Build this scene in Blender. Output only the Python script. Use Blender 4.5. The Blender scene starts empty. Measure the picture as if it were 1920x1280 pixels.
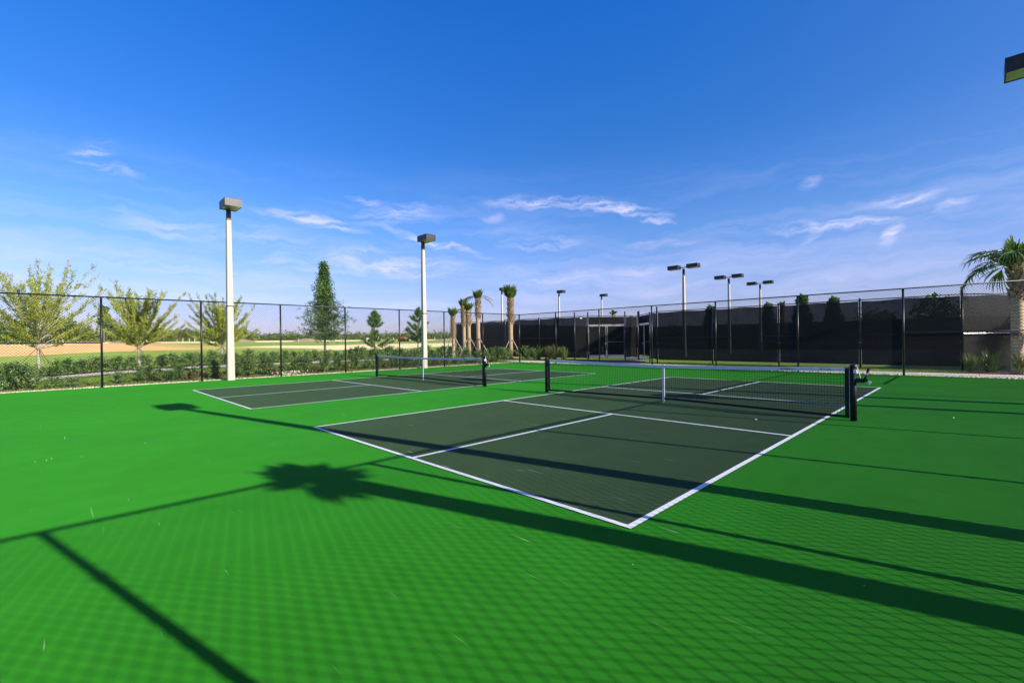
import bpy, math, random
import numpy as np
from mathutils import Vector, Matrix
R = math.radians
random.seed(7)
rng = np.random.default_rng(7)
scene = bpy.context.scene
COL = scene.collection

# ------------------------------------------------------------------ camera
cam_d = bpy.data.cameras.new('camera')
cam = bpy.data.objects.new('camera', cam_d)
COL.objects.link(cam)
YAW, PITCH, ROLL = -0.8077, -0.0021, -0.0130
fw = Vector((math.sin(YAW)*math.cos(PITCH), math.cos(YAW)*math.cos(PITCH), math.sin(PITCH)))
r0 = Vector((math.cos(YAW), -math.sin(YAW), 0)); u0 = r0.cross(fw)
c_, s_ = math.cos(ROLL), math.sin(ROLL)
rr = r0*c_ + u0*s_; uu = -r0*s_ + u0*c_
m = Matrix((rr, uu, -fw)).transposed().to_4x4()
m.translation = Vector((4.886, -9.852, 1.4575))
cam.matrix_world = m
cam_d.sensor_width = 36
cam_d.lens = 859.85/1920*36
cam_d.shift_x = 28.34/1920
cam_d.clip_start = 0.05
cam_d.clip_end = 4000
scene.camera = cam

# ------------------------------------------------------------------ light
SUN_EL = math.atan(0.491)
SUN_AZ = math.atan2(0.235, 1.0)            # angle from +x towards +y
sd = Vector((math.cos(SUN_AZ)*math.cos(SUN_EL), math.sin(SUN_AZ)*math.cos(SUN_EL), math.sin(SUN_EL)))
sun_d = bpy.data.lights.new('sun', 'SUN')
sun_d.energy = 5.0
sun_d.angle = R(0.53)
sun_d.color = (1.0, 0.94, 0.84)
sun = bpy.data.objects.new('sun', sun_d)
sun.rotation_euler = sd.to_track_quat('Z', 'Y').to_euler()
sun.location = (30, 8, 20)
COL.objects.link(sun)

vs = scene.view_settings
vs.view_transform = 'Standard'; vs.look = 'None'; vs.gamma = 1; vs.exposure = 0.55
vs.use_curve_mapping = False

world = bpy.data.worlds.new('World'); scene.world = world
world.use_nodes = True
wt = world.node_tree; wt.nodes.clear()
def WN(t, **k):
    n = wt.nodes.new(t)
    for a, b in k.items(): setattr(n, a, b)
    return n
def wmath(op, a, b=None, c=None, clamp=False):
    n = WN('ShaderNodeMath', operation=op, use_clamp=clamp)
    for i, v in enumerate((a, b, c)):
        if v is None: continue
        if isinstance(v, (int, float)): n.inputs[i].default_value = v
        else: wt.links.new(v, n.inputs[i])
    return n.outputs[0]
tc = WN('ShaderNodeTexCoord')
sky = WN('ShaderNodeTexSky', sky_type='NISHITA', sun_disc=False)
sky.sun_elevation = SUN_EL
sky.sun_rotation = R(90) - SUN_AZ
sky.air_density = 1.0; sky.dust_density = 0.6; sky.ozone_density = 1.6; sky.altitude = 0
sep = WN('ShaderNodeSeparateXYZ'); wt.links.new(tc.outputs['Generated'], sep.inputs[0])
ramp = WN('ShaderNodeValToRGB'); wt.links.new(sep.outputs[2], ramp.inputs[0])
SKY_TINT = [(0.0, (.72, .68, 1.2)), (.10, (.70, .72, 1.2)), (.22, (.50, .78, 1.3)), (.38, (.23, .70, 1.40)), (.58, (.13, .74, 1.68)), (1.0, (.08, .45, 1.1))]
cr = ramp.color_ramp
while len(cr.elements) < len(SKY_TINT): cr.elements.new(0.5)
for e, (p, c) in zip(cr.elements, SKY_TINT): e.position = p; e.color = (*c, 1)
mul = WN('ShaderNodeMix', data_type='RGBA', blend_type='MULTIPLY'); mul.inputs[0].default_value = 1
sdp = WN('ShaderNodeVectorMath', operation='DOT_PRODUCT'); wt.links.new(tc.outputs['Generated'], sdp.inputs[0]); sdp.inputs[1].default_value = sd
aur = wmath('POWER', wmath('MAXIMUM', sdp.outputs['Value'], 0.0), 1.6)
tmix = WN('ShaderNodeMix', data_type='RGBA'); wt.links.new(aur, tmix.inputs[0]); wt.links.new(ramp.outputs[0], tmix.inputs[6]); tmix.inputs[7].default_value = (.60, .58, .80, 1)
wt.links.new(sky.outputs[0], mul.inputs[6]); wt.links.new(tmix.outputs[2], mul.inputs[7])
# cirrus: wisps at their own directions, torn by noise
warp = WN('ShaderNodeTexNoise'); warp.inputs['Scale'].default_value = 7; warp.inputs['Detail'].default_value = 5
wt.links.new(tc.outputs['Generated'], warp.inputs['Vector'])
wv = WN('ShaderNodeVectorMath', operation='MULTIPLY_ADD')
wt.links.new(warp.outputs['Color'], wv.inputs[0]); wv.inputs[1].default_value = (0.055,)*3
wt.links.new(tc.outputs['Generated'], wv.inputs[2])
off = WN('ShaderNodeVectorMath', operation='SUBTRACT'); wt.links.new(wv.outputs[0], off.inputs[0]); off.inputs[1].default_value = (0.0275,)*3
w2 = WN('ShaderNodeTexNoise'); w2.inputs['Scale'].default_value = 34; w2.inputs['Detail'].default_value = 4; wt.links.new(tc.outputs['Generated'], w2.inputs['Vector'])
wv2 = WN('ShaderNodeVectorMath', operation='MULTIPLY_ADD'); wt.links.new(w2.outputs['Color'], wv2.inputs[0]); wv2.inputs[1].default_value = (.02,)*3; wt.links.new(off.outputs[0], wv2.inputs[2])
off2 = WN('ShaderNodeVectorMath', operation='SUBTRACT'); wt.links.new(wv2.outputs[0], off2.inputs[0]); off2.inputs[1].default_value = (.01,)*3
DW = off2.outputs[0]
def streak(ang, sx, sy, seed):
    mp = WN('ShaderNodeMapping'); mp.inputs['Scale'].default_value = (sx, sx, sy)
    mp.inputs['Location'].default_value = (seed, seed*1.7, 0); mp.inputs['Rotation'].default_value = ang
    wt.links.new(DW, mp.inputs[0])
    n = WN('ShaderNodeTexNoise'); n.inputs['Scale'].default_value = 1; n.inputs['Detail'].default_value = 7; n.inputs['Roughness'].default_value = .62
    wt.links.new(mp.outputs[0], n.inputs['Vector'])
    return n.outputs[0]
st_fine = streak((0.22, -.2, 0), 12, 95, 3.1)
st_mid = streak((0.08, -.08, 0), 3.0, 30, 1.3)
def pixdir(px, py):
    d = fw + rr*((px-931.66)/859.85) - uu*((py-640)/859.85)
    return d.normalized()
CLOUDS = [(175, 290, 20, 30, 70, .5), (195, 314, 60, 9, 8, .55), (330, 428, 110, 17, 3, .34), (470, 440, 110, 22, 10, .2),
          (590, 418, 95, 9, 9, .75), (745, 404, 90, 17, -9, .5), (690, 376, 50, 6, 14, .4),
          (820, 457, 115, 6, 14, .6), (740, 496, 150, 20, 4, .62), (560, 490, 160, 14, 4, .3), (1020, 380, 120, 9, 2, .62),
          (1165, 390, 90, 10, 10, .95), (1235, 408, 36, 6, 14, .6), (1010, 457, 75, 12, 0, .42), (925, 409, 26, 8, 0, .3),
          (1550, 423, 100, 9, 4, .8), (1540, 432, 34, 8, -38, .5), (1664, 443, 16, 26, 25, .65), (1690, 375, 60, 11, 4, .55),
          (1790, 388, 34, 12, -15, .55), (1512, 353, 22, 8, -22, .35), (1250, 453, 90, 7, 6, .3), (1185, 508, 50, 10, 0, .3),
          (1060, 520, 200, 14, 2, .22), (300, 500, 240, 16, 2, .25)]
total = None
for px, py, w, h, ang, s in CLOUDS:
    c = pixdir(px, py)
    rt = c.cross(Vector((0, 0, 1))).normalized(); up = rt.cross(c)
    a = R(-ang)
    A = rt*math.cos(a) + up*math.sin(a); B = -rt*math.sin(a) + up*math.cos(a)
    k = (c.dot(fw))**1 / 859.85
    dots = []
    for vec, sz in ((A, w*k*1.2), (B, h*k*1.45)):
        sub = WN('ShaderNodeVectorMath', operation='SUBTRACT'); wt.links.new(DW, sub.inputs[0]); sub.inputs[1].default_value = c
        d = WN('ShaderNodeVectorMath', operation='DOT_PRODUCT'); wt.links.new(sub.outputs[0], d.inputs[0]); d.inputs[1].default_value = vec/sz
        dots.append(wmath('POWER', wmath('ABSOLUTE', d.outputs['Value']), 2))
    e = wmath('POWER', wmath('SUBTRACT', 1.0, wmath('ADD', *dots), clamp=True), 1.3)
    # keep only the half of the sphere that looks that way
    fd = WN('ShaderNodeVectorMath', operation='DOT_PRODUCT'); wt.links.new(tc.outputs['Generated'], fd.inputs[0]); fd.inputs[1].default_value = c
    e = wmath('MULTIPLY', wmath('MULTIPLY', e, wmath('GREATER_THAN', fd.outputs['Value'], 0.0)), s)
    total = e if total is None else wmath('MAXIMUM', total, e)
mr = WN('ShaderNodeMapRange'); wt.links.new(st_fine, mr.inputs[0])
mr.inputs[1].default_value = .40; mr.inputs[2].default_value = .66; mr.inputs[3].default_value = .04; mr.inputs[4].default_value = 1.0
wisps = wmath('MULTIPLY', total, mr.outputs[0])
# thin veils low over the whole horizon
veil_band = WN('ShaderNodeMapRange'); wt.links.new(sep.outputs[2], veil_band.inputs[0])
veil_band.inputs[1].default_value = .36; veil_band.inputs[2].default_value = .08; veil_band.inputs[3].default_value = 0; veil_band.inputs[4].default_value = .42
vr = WN('ShaderNodeMapRange'); wt.links.new(st_mid, vr.inputs[0]); vr.inputs[1].default_value = .45; vr.inputs[2].default_value = .8
veil = wmath('MULTIPLY', veil_band.outputs[0], vr.outputs[0])
cov = wmath('ADD', wisps, veil, clamp=True)
cl = WN('ShaderNodeMix', data_type='RGBA'); wt.links.new(cov, cl.inputs[0]); wt.links.new(mul.outputs[2], cl.inputs[6])
CLOUD_COL = (6.5, 6.3, 8.0)
cl.inputs[7].default_value = (*CLOUD_COL, 1)
bg = WN('ShaderNodeBackground'); bg.inputs[1].default_value = 0.1
wt.links.new(cl.outputs[2], bg.inputs[0])
wo = WN('ShaderNodeOutputWorld'); wt.links.new(bg.outputs[0], wo.inputs[0])

# ------------------------------------------------------------------ materials
class NT:
    def __init__(s, name):
        s.m = bpy.data.materials.new(name); s.m.use_nodes = True
        s.t = s.m.node_tree; s.b = s.t.nodes['Principled BSDF']; s.out = s.t.nodes['Material Output']
        s.tc = None
    def n(s, ty, ins=None, **k):
        q = s.t.nodes.new(ty)
        for a, b in k.items(): setattr(q, a, b)
        for a, b in (ins or {}).items(): s.put(q.inputs[a], b)
        return q
    def put(s, sock, v):
        if isinstance(v, bpy.types.NodeSocket): s.t.links.new(v, sock)
        elif isinstance(v, (tuple, list)) and sock.type == 'RGBA' and len(v) == 3: sock.default_value = (*v, 1)
        else: sock.default_value = v
    def obj(s):
        if not s.tc: s.tc = s.t.nodes.new('ShaderNodeTexCoord')
        return s.tc.outputs['Object']
    def mapd(s, scale, rot=(0, 0, 0)):
        return s.n('ShaderNodeMapping', {0: s.obj(), 'Scale': scale, 'Rotation': rot}).outputs[0]
    def noise(s, scale, detail=4, rough=.55, vec=None):
        return s.n('ShaderNodeTexNoise', {'Vector': vec if vec else s.obj(), 'Scale': scale, 'Detail': detail, 'Roughness': rough}).outputs[0]
    def rng(s, v, a, b, c=0., d=1.):
        return s.n('ShaderNodeMapRange', {0: v, 1: a, 2: b, 3: c, 4: d}).outputs[0]
    def mix(s, f, a, b, bt='MIX'):
        q = s.n('ShaderNodeMix', data_type='RGBA', blend_type=bt); s.put(q.inputs[0], f); s.put(q.inputs[6], a); s.put(q.inputs[7], b)
        return q.outputs[2]
    def math(s, op, a, b=0., clamp=False):
        return s.n('ShaderNodeMath', {0: a, 1: b}, operation=op, use_clamp=clamp).outputs[0]
    def bump(s, h, st, dist=.01):
        s.put(s.b.inputs['Normal'], s.n('ShaderNodeBump', {'Height': h, 'Strength': st, 'Distance': dist}).outputs[0])
    def rand(s):
        return s.n('ShaderNodeNewGeometry').outputs['Random Per Island']
    def set(s, **k):
        for a, b in k.items(): s.put(s.b.inputs[a.replace('_', ' ')], b)
        return s

def plain(name, col, rough=.6, metal=0., var=.15, nscale=3., bump=0., bscale=80, spec=.5):
    t = NT(name)
    c2 = tuple(min(1, x*(1+var)) for x in col); c1 = tuple(x*(1-var) for x in col)
    t.set(Base_Color=t.mix(t.rng(t.noise(nscale), .3, .7), c1, c2), Roughness=rough, Metallic=metal)
    t.b.inputs['Specular IOR Level'].default_value = spec
    if bump: t.bump(t.noise(bscale, 3), bump)
    return t.m

def acrylic(name, base, light):
    t = NT(name)
    big = t.rng(t.noise(.35, 5, .6), .3, .7)
    c = t.mix(big, tuple(x*.96 for x in base), tuple(x*1.16 for x in base))
    c = t.mix(t.math('MULTIPLY', t.rng(t.noise(2.2, 6, .65), .45, .75), .5), c, tuple(x*.80 for x in base))
    # roller/squeegee bands along the court, very faint
    band = t.noise(1.0, 3, .5, t.mapd((2.2, .12, 1), (0, 0, R(-40))))
    c = t.mix(t.math('MULTIPLY', t.rng(band, .45, .75), .18), c, light)
    # grain of the sand in the paint
    c = t.mix(t.math('MULTIPLY', t.rng(t.noise(260, 2, .7), .35, .75), .35), c, tuple(x*.72 for x in base))
    # scuffs and ball marks: rare thin pale streaks
    for i, (rz, sc) in enumerate((( .5, (1.1, 30, 1)), (-1.0, (1.5, 38, 1)), (1.9, (1.3, 34, 1)))):
        s1 = t.noise(1.0, 2, .5, t.mapd(sc, (0, 0, rz)))
        gate = t.noise(1.7+i*.5, 1, .5)
        f = t.math('MULTIPLY', t.rng(s1, .70, .78), t.rng(gate, .56, .64))
        c = t.mix(t.math('MULTIPLY', f, .42), c, (.52, .60, .42))
    sp = t.n('ShaderNodeTexVoronoi', {'Vector': t.obj(), 'Scale': 2.3, 'Randomness': 1.0})
    spk = t.math('LESS_THAN', sp.outputs['Distance'], .010)
    spk = t.math('MULTIPLY', spk, t.math('GREATER_THAN', t.noise(1.9, 1), .58))
    c = t.mix(t.math('MULTIPLY', spk, .8), c, (.7, .72, .6))
    t.set(Base_Color=c, Roughness=t.rng(t.noise(3, 4), .3, .7, .8, .92))
    t.b.inputs['Specular IOR Level'].default_value = .08
    t.b.inputs['Diffuse Roughness'].default_value = .7
    t.bump(t.noise(180, 3, .7), .35, .004)
    return t.m

M = {}
M['green'] = acrylic('court_green', (.0195, .170, .0085), (.036, .212, .016))
M['dark'] = acrylic('court_dark', (.031, .059, .025), (.044, .078, .033))
M['line'] = NT('line_paint')
_t = M['line']; _c = _t.mix(_t.rng(_t.noise(9, 6, .7), .52, .8), (.80, .81, .80), (.62, .66, .60))
_c = _t.mix(_t.math('MULTIPLY', _t.rng(_t.noise(200, 2), .5, .8), .35), _c, (.5, .55, .5))
_t.set(Base_Color=_c, Roughness=.6); _t.bump(_t.noise(180, 3), .3, .003); M['line'] = _t.m
M['tennis'] = acrylic('tennis_paint', (.13, .15, .12), (.15, .17, .14))
M['black'] = plain('black_vinyl', (.010, .010, .011), .38, 0, .3, 8)
M['wire'] = plain('black_wire', (.012, .013, .013), .45, 0, .2, 5)
M['bronze'] = plain('bronze_housing', (.030, .026, .025), .42, .2, .25, 6)
M['post_b'] = plain('net_post_enamel', (.008, .009, .009), .5, 0, .2, 8, spec=.3)
M['steel'] = plain('galvanised_steel', (.55, .56, .57), .38, .85, .15, 30)
M['netcord'] = plain('net_cord', (.008, .009, .009), .8, 0, .2, 5)
M['tape'] = plain('white_tape', (.76, .75, .76), .75, 0, .05, 14, .25, 300)
M['blacktape'] = plain('black_tape', (.010, .010, .012), .8, 0, .2, 14)
M['logo'] = plain('logo_green', (.03, .30, .15), .7)
M['logo_blk'] = plain('logo_black', (.02, .02, .03), .7)
M['ball'] = plain('ball_shell', (.75, .78, .62), .5)
t = NT('pole_concrete')
c = t.mix(t.rng(t.noise(1.5, 6, .6, t.mapd((3, 3, .5))), .35, .7), (.52, .46, .35), (.60, .54, .42))
c = t.mix(t.math('MULTIPLY', t.rng(t.noise(14, 5, .7, t.mapd((3, 3, .5))), .55, .8), .5), c, (.34, .30, .24))
t.set(Base_Color=c, Roughness=.75); t.bump(t.noise(60, 4), .3, .005); M['concrete_pole'] = t.m
t = NT('sidewalk_concrete')
c = t.mix(t.rng(t.noise(1.2, 6, .6), .35, .7), (.60, .54, .44), (.70, .64, .54))
c = t.mix(t.math('MULTIPLY', t.rng(t.noise(40, 5, .7), .5, .8), .4), c, (.33, .30, .25))
t.set(Base_Color=c, Roughness=.85); t.bump(t.noise(90, 4), .3, .004); M['walk'] = t.m
M['asphalt'] = plain('entry_paving', (.16, .15, .16), .85, 0, .15, 2, .4, 120)
t = NT('bed_mulch')
c = t.mix(t.rng(t.noise(30, 5, .7), .35, .65), (.055, .018, .012), (.17, .06, .035))
t.set(Base_Color=c, Roughness=.95); t.bump(t.noise(45, 4, .7), .9, .03); M['mulch'] = t.m
M['reflector'] = plain('lamp_reflector', (.95, .86, .80), .3, .2, .05)
t = NT('windscreen_fabric')
w = t.noise(2.0, 5, .6, t.mapd((1, 1, .35)))
t.set(Base_Color=t.mix(t.rng(w, .3, .7), (.008, .008, .008), (.013, .0127, .012)), Roughness=.5); t.b.inputs['Specular IOR Level'].default_value = .12
tr = t.n('ShaderNodeBsdfTransparent', {0: (.86, .93, 1.0)}); ms = t.n('ShaderNodeMixShader', {0: t.rng(t.noise(3, 3), .3, .7, .945, .97)})
t.t.links.new(tr.outputs[0], ms.inputs[1]); t.t.links.new(t.b.outputs[0], ms.inputs[2]); t.t.links.new(ms.outputs[0], t.out.inputs[0])
M['screen'] = t.m

def foliage(name, dark, mid, light, rough=.5, trans=.35, clump=2.0):
    t = NT(name)
    r = t.rand()
    c = t.mix(r, dark, mid)
    c = t.mix(t.rng(r, .72, 1.0, 0, .9), c, light)
    c = t.mix(t.rng(t.noise(clump, 3), .4, .65, 0, .55), c, tuple(x*1.25 for x in light))
    t.set(Base_Color=c, Roughness=rough); t.b.inputs['Specular IOR Level'].default_value = .4
    tl = t.n('ShaderNodeBsdfTranslucent', {0: c}); ms = t.n('ShaderNodeMixShader', {0: trans})
    t.t.links.new(t.b.outputs[0], ms.inputs[1]); t.t.links.new(tl.outputs[0], ms.inputs[2]); t.t.links.new(ms.outputs[0], t.out.inputs[0])
    return t.m
M['shrub'] = foliage('shrub_leaf', (.022, .085, .016), (.08, .21, .030), (.38, .48, .15), .3, .35)
M['shrub_dry'] = foliage('shrub_dry_leaf', (.10, .10, .035), (.20, .16, .06), (.30, .20, .09), .6, .3)
M['elm'] = foliage('elm_leaf', (.26, .32, .03), (.44, .50, .045), (.62, .66, .09), .5, .5, 1.1)
M['oak'] = foliage('oak_leaf', (.034, .09, .028), (.085, .18, .045), (.24, .36, .11), .38, .3, 1.2)
M['pine'] = foliage('pine_needle', (.06, .15, .03), (.12, .25, .045), (.24, .38, .08), .5, .35)
M['palm'] = foliage('palm_frond', (.045, .11, .018), (.11, .20, .03), (.34, .42, .09), .4, .35)
M['palm_dry'] = foliage('palm_dry_frond', (.16, .14, .06), (.26, .22, .10), (.42, .34, .2), .6, .35)
M['farleaf'] = foliage('far_leaf', (.05, .10, .022), (.10, .17, .036), (.20, .26, .06), .6, .3, .12)
M['farleaf2'] = foliage('far_yellow_leaf', (.11, .15, .025), (.19, .23, .04), (.32, .34, .08), .6, .3, .15)
M['ogra'] = foliage('ornamental_blade', (.12, .19, .04), (.22, .30, .07), (.48, .50, .20), .45, .4)
M['palmetto'] = foliage('palmetto_blade', (.03, .07, .02), (.06, .13, .03), (.12, .2, .05), .4, .3)
M['grassb'] = foliage('grass_blade', (.12, .22, .025), (.20, .33, .04), (.34, .46, .09), .6, .4)
M['bark_grey'] = plain('grey_bark', (.38, .34, .27), .9, 0, .35, 20, .6, 60)
M['bark_brown'] = plain('brown_bark', (.16, .12, .09), .9, 0, .35, 20, .6, 60)
t = NT('palm_trunk_bark')
ring = t.n('ShaderNodeTexWave', {'Vector': t.mapd((1, 1, 1)), 'Scale': 2.6, 'Distortion': 2.5, 'Detail': 3, 'Detail Scale': 2.}, wave_type='BANDS', bands_direction='Z').outputs[0]
c = t.mix(t.rng(t.noise(9, 5, .65), .3, .7), (.38, .27, .16), (.60, .46, .28))
c = t.mix(t.math('MULTIPLY', t.rng(ring, .0, .35, 1, 0), .5), c, (.18, .12, .07))
t.set(Base_Color=c, Roughness=.9); t.bump(ring, .6, .02); M['palmbark'] = t.m
M['boot'] = plain('palm_boot', (.34, .24, .14), .85, 0, .45, 12, .4, 50)
M['wood'] = plain('brace_wood', (.42, .34, .25), .8, 0, .2, 12)
M['stakew'] = plain('stake_wood', (.70, .62, .46), .8, 0, .15, 3)
t = NT('pebble_stone')
c = t.mix(t.rand(), (.45, .38, .25), (.86, .80, .62)); c = t.mix(t.rng(t.noise(60, 3), .5, .8), c, (.28, .22, .15))
t.set(Base_Color=c, Roughness=.85); M['pebble'] = t.m
M['truck'] = plain('truck_paint', (.75, .75, .74), .35, 0, .04)
M['truckglass'] = plain('truck_glass', (.03, .04, .05), .1)
M['rubber'] = plain('tyre_rubber', (.02, .02, .02), .8)
M['digger'] = plain('digger_paint', (.38, .15, .06), .5, 0, .2)
M['digger_dark'] = plain('digger_steel', (.07, .05, .05), .6, .3, .2)
t = NT('mound_soil')
t.set(Base_Color=t.mix(t.rng(t.noise(.8, 6, .6), .3, .7), (.30, .21, .11), (.52, .40, .24)), Roughness=.95); t.bump(t.noise(2, 5), .8, .3); M['soil'] = t.m

# ground: turf, with sand and bare dirt where the field is unfinished
t = NT('ground_turf')
g = t.mix(t.rng(t.noise(.6, 6, .65), .35, .65), (.12, .20, .028), (.20, .28, .045))
g = t.mix(t.math('MULTIPLY', t.rng(t.noise(.09, 4, .6), .45, .7), .6), g, (.26, .31, .07))
g = t.mix(t.math('MULTIPLY', t.rng(t.noise(14, 5, .7), .45, .7), .45), g, (.08, .13, .022))
sx = t.n('ShaderNodeSeparateXYZ', {0: t.obj()})
wx = t.math('ADD', sx.outputs[0], t.math('MULTIPLY', t.math('SUBTRACT', t.noise(.05, 5, .6), .5), 26))
wy = t.math('ADD', sx.outputs[1], t.math('MULTIPLY', t.math('SUBTRACT', t.noise(.045, 5, .6), .5), 22))
def zone(x0, x1, y0, y1, sft):
    a = t.math('MULTIPLY', t.rng(wx, x0-sft, x0+sft), t.rng(wx, x1-sft, x1+sft, 1, 0))
    b = t.math('MULTIPLY', t.rng(wy, y0-sft, y0+sft), t.rng(wy, y1-sft, y1+sft, 1, 0))
    return t.math('MULTIPLY', a, b)
dirt = t.mix(t.rng(t.noise(.5, 7, .7), .35, .65), (.46, .26, .10), (.60, .38, .17))
dirt = t.mix(t.math('MULTIPLY', t.rng(t.noise(.06, 4), .5, .7), .35), dirt, (.20, .20, .06))
sand = t.mix(t.rng(t.noise(.7, 7, .7), .35, .65), (.58, .46, .26), (.70, .59, .37))
pale = t.mix(t.noise(.4, 5), (.66, .57, .40), (.78, .70, .52))
g = t.mix(zone(-170, -60, -120, 4, 2.0), g, dirt)
g = t.mix(t.math('MULTIPLY', zone(-170, -62, 4, 12, 3.5), .55), g, dirt)
g = t.mix(t.math('MULTIPLY', zone(-86, -52, 14, 62, 1.6), .95), g, sand)
g = t.mix(zone(-236, -170, -140, 190, 2.5), g, pale)
g = t.mix(t.math('MULTIPLY', t.math('MULTIPLY', zone(-420, -180, -160, 260, 4), t.rng(t.noise(.03, 5), .46, .55)), .9), g, dirt)
t.set(Base_Color=g, Roughness=.95); t.b.inputs['Diffuse Roughness'].default_value = 1.0; t.b.inputs['Specular IOR Level'].default_value = .15
t.bump(t.noise(22, 5, .7), .7, .03); M['ground'] = t.m

# ------------------------------------------------------------------ mesh helpers
def smooth(a):
    a = max(0., min(1., a)); return a*a*(3-2*a)
def prof(y):
    return float(np.interp(y, [-30, -14, -11, -8.4, -5, 2, 9, 14], [.0, .05, .12, .27, .36, .36, .30, .2]))
def zt(x, y):
    """height of the land; the courts stand on the level z = 0"""
    d = -16.7 - x
    if d <= 0: return -.02
    z = prof(y)*smooth(d/3.4) + .012*max(0, min(d, 260) - 3.9)
    f = max(smooth((-x-28)/10), 1-smooth((y-11.8)/3))
    return -.02 + z*f

class MB:
    def __init__(s): s.v = []; s.f = []
    def add(s, vs_, fs_):
        b = len(s.v); s.v.extend([tuple(q) for q in vs_]); s.f.extend([tuple(i+b for i in f) for f in fs_]); return s
    def box(s, c, d, rz=0., top=1.0, rot=None):
        c = Vector(c); hx, hy, hz = d[0]/2, d[1]/2, d[2]/2
        vs_ = [Vector((x*hx*(top if z > 0 else 1), y*hy*(top if z > 0 else 1), z*hz)) for z in (-1, 1) for y in (-1, 1) for x in (-1, 1)]
        mt = rot if rot else Matrix.Rotation(rz, 3, 'Z')
        return s.add([c + mt@q for q in vs_], [(0, 2, 3, 1), (4, 5, 7, 6), (0, 1, 5, 4), (2, 6, 7, 3), (0, 4, 6, 2), (1, 3, 7, 5)])
    def bbox(s, c, d, b=.004, rz=0., rot=None):
        """box with chamfered vertical and top edges"""
        c = Vector(c); hx, hy, hz = d[0]/2, d[1]/2, d[2]/2
        mt = rot if rot else Matrix.Rotation(rz, 3, 'Z')
        def ringp(x, y, z, bb): return [Vector(p) for p in ((-x+bb, -y, z), (x-bb, -y, z), (x, -y+bb, z), (x, y-bb, z), (x-bb, y, z), (-x+bb, y, z), (-x, y-bb, z), (-x, -y+bb, z))]
        rings = [ringp(hx-b, hy-b, -hz, b*.5), ringp(hx, hy, -hz+b, b), ringp(hx, hy, hz-b, b), ringp(hx-b, hy-b, hz, b*.5)]
        vs_ = [c + mt@q for r_ in rings for q in r_]
        fs = [tuple(range(7, -1, -1)), tuple(range(24, 32))]
        for k in range(3):
            for i in range(8):
                j = (i+1) % 8; fs.append((k*8+i, k*8+j, k*8+8+j, k*8+8+i))
        return s.add(vs_, fs)
    def tube(s, pts, rad, n=8, cap=True):
        pts = [Vector(p) for p in pts]
        if not hasattr(rad, '__len__'): rad = [rad]*len(pts)
        vs_ = []; prev = None
        for i, p in enumerate(pts):
            d = (pts[min(i+1, len(pts)-1)] - pts[max(i-1, 0)]).normalized()
            if prev is None:
                a = d.orthogonal().normalized()
            else:
                a = (prev - d*prev.dot(d)).normalized()
            prev = a; b = d.cross(a)
            for k in range(n):
                t_ = 2*math.pi*k/n
                vs_.append(p + (a*math.cos(t_)+b*math.sin(t_))*rad[i])
        fs = []
        for i in range(len(pts)-1):
            for k in range(n):
                k2 = (k+1) % n; fs.append((i*n+k, i*n+k2, (i+1)*n+k2, (i+1)*n+k))
        if cap and n > 2:
            fs.append(tuple(range(n-1, -1, -1))); fs.append(tuple(range((len(pts)-1)*n, len(pts)*n)))
        return s.add(vs_, fs)
    def ball(s, c, r, seg=8, sq=(1, 1, 1)):
        c = Vector(c); vs_ = [c+Vector((0, 0, r*sq[2]))]; rn = seg//2
        for i in range(1, rn):
            a = math.pi*i/rn
            for k in range(seg):
                b = 2*math.pi*k/seg; vs_.append(c+Vector((r*sq[0]*math.sin(a)*math.cos(b), r*sq[1]*math.sin(a)*math.sin(b), r*sq[2]*math.cos(a))))
        vs_.append(c-Vector((0, 0, r*sq[2])))
        fs = [(0, 1+k, 1+(k+1) % seg) for k in range(seg)]
        for i in range(rn-2):
            for k in range(seg):
                a = 1+i*seg+k; b = 1+i*seg+(k+1) % seg; fs.append((a, a+seg, b+seg, b))
        e = len(vs_)-1; o = 1+(rn-2)*seg
        fs += [(e, o+(k+1) % seg, o+k) for k in range(seg)]
        return s.add(vs_, fs)
    def mesh(s, name, mat, smooth_=False):
        me = bpy.data.meshes.new(name); me.from_pydata([tuple(q) for q in s.v], [], s.f); me.materials.append(mat)
        if smooth_: me.shade_smooth()
        me.update(); return me
    def build(s, name, mat, parent=None, loc=(0, 0, 0), smooth_=False, **tags):
        return place(name, s.mesh(name, mat, smooth_), parent, loc, **tags)

def place(name, me, parent=None, loc=(0, 0, 0), rot=None, scale=None, **tags):
    o = bpy.data.objects.new(name, me); COL.objects.link(o); o.location = loc
    if rot is not None: o.rotation_euler = rot
    if scale is not None: o.scale = scale if hasattr(scale, '__len__') else (scale,)*3
    if parent: o.parent = parent
    tag(o, **tags); return o
def tag(o, label=None, cat=None, group=None, kind=None):
    if label: o['label'] = label
    if cat: o['category'] = cat
    if group: o['group'] = group
    if kind: o['kind'] = kind
def thing(name, loc, label, cat, group=None, rz=0.):
    o = bpy.data.objects.new(name, None); COL.objects.link(o); o.location = loc; o.rotation_euler = (0, 0, rz)
    o.empty_display_size = .2
    tag(o, label, cat, group); return o
def copy_tree(o, loc, rz=0., label=None, scale=None):
    c = o.copy(); COL.objects.link(c); c.location = loc; c.rotation_euler = (0, 0, rz)
    if label: c['label'] = label
    if scale: c.scale = (scale,)*3
    for ch in o.children:
        d = ch.copy(); COL.objects.link(d); d.parent = c
        for g_ in ch.children:
            e = g_.copy(); COL.objects.link(e); e.parent = d
    return c
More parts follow.
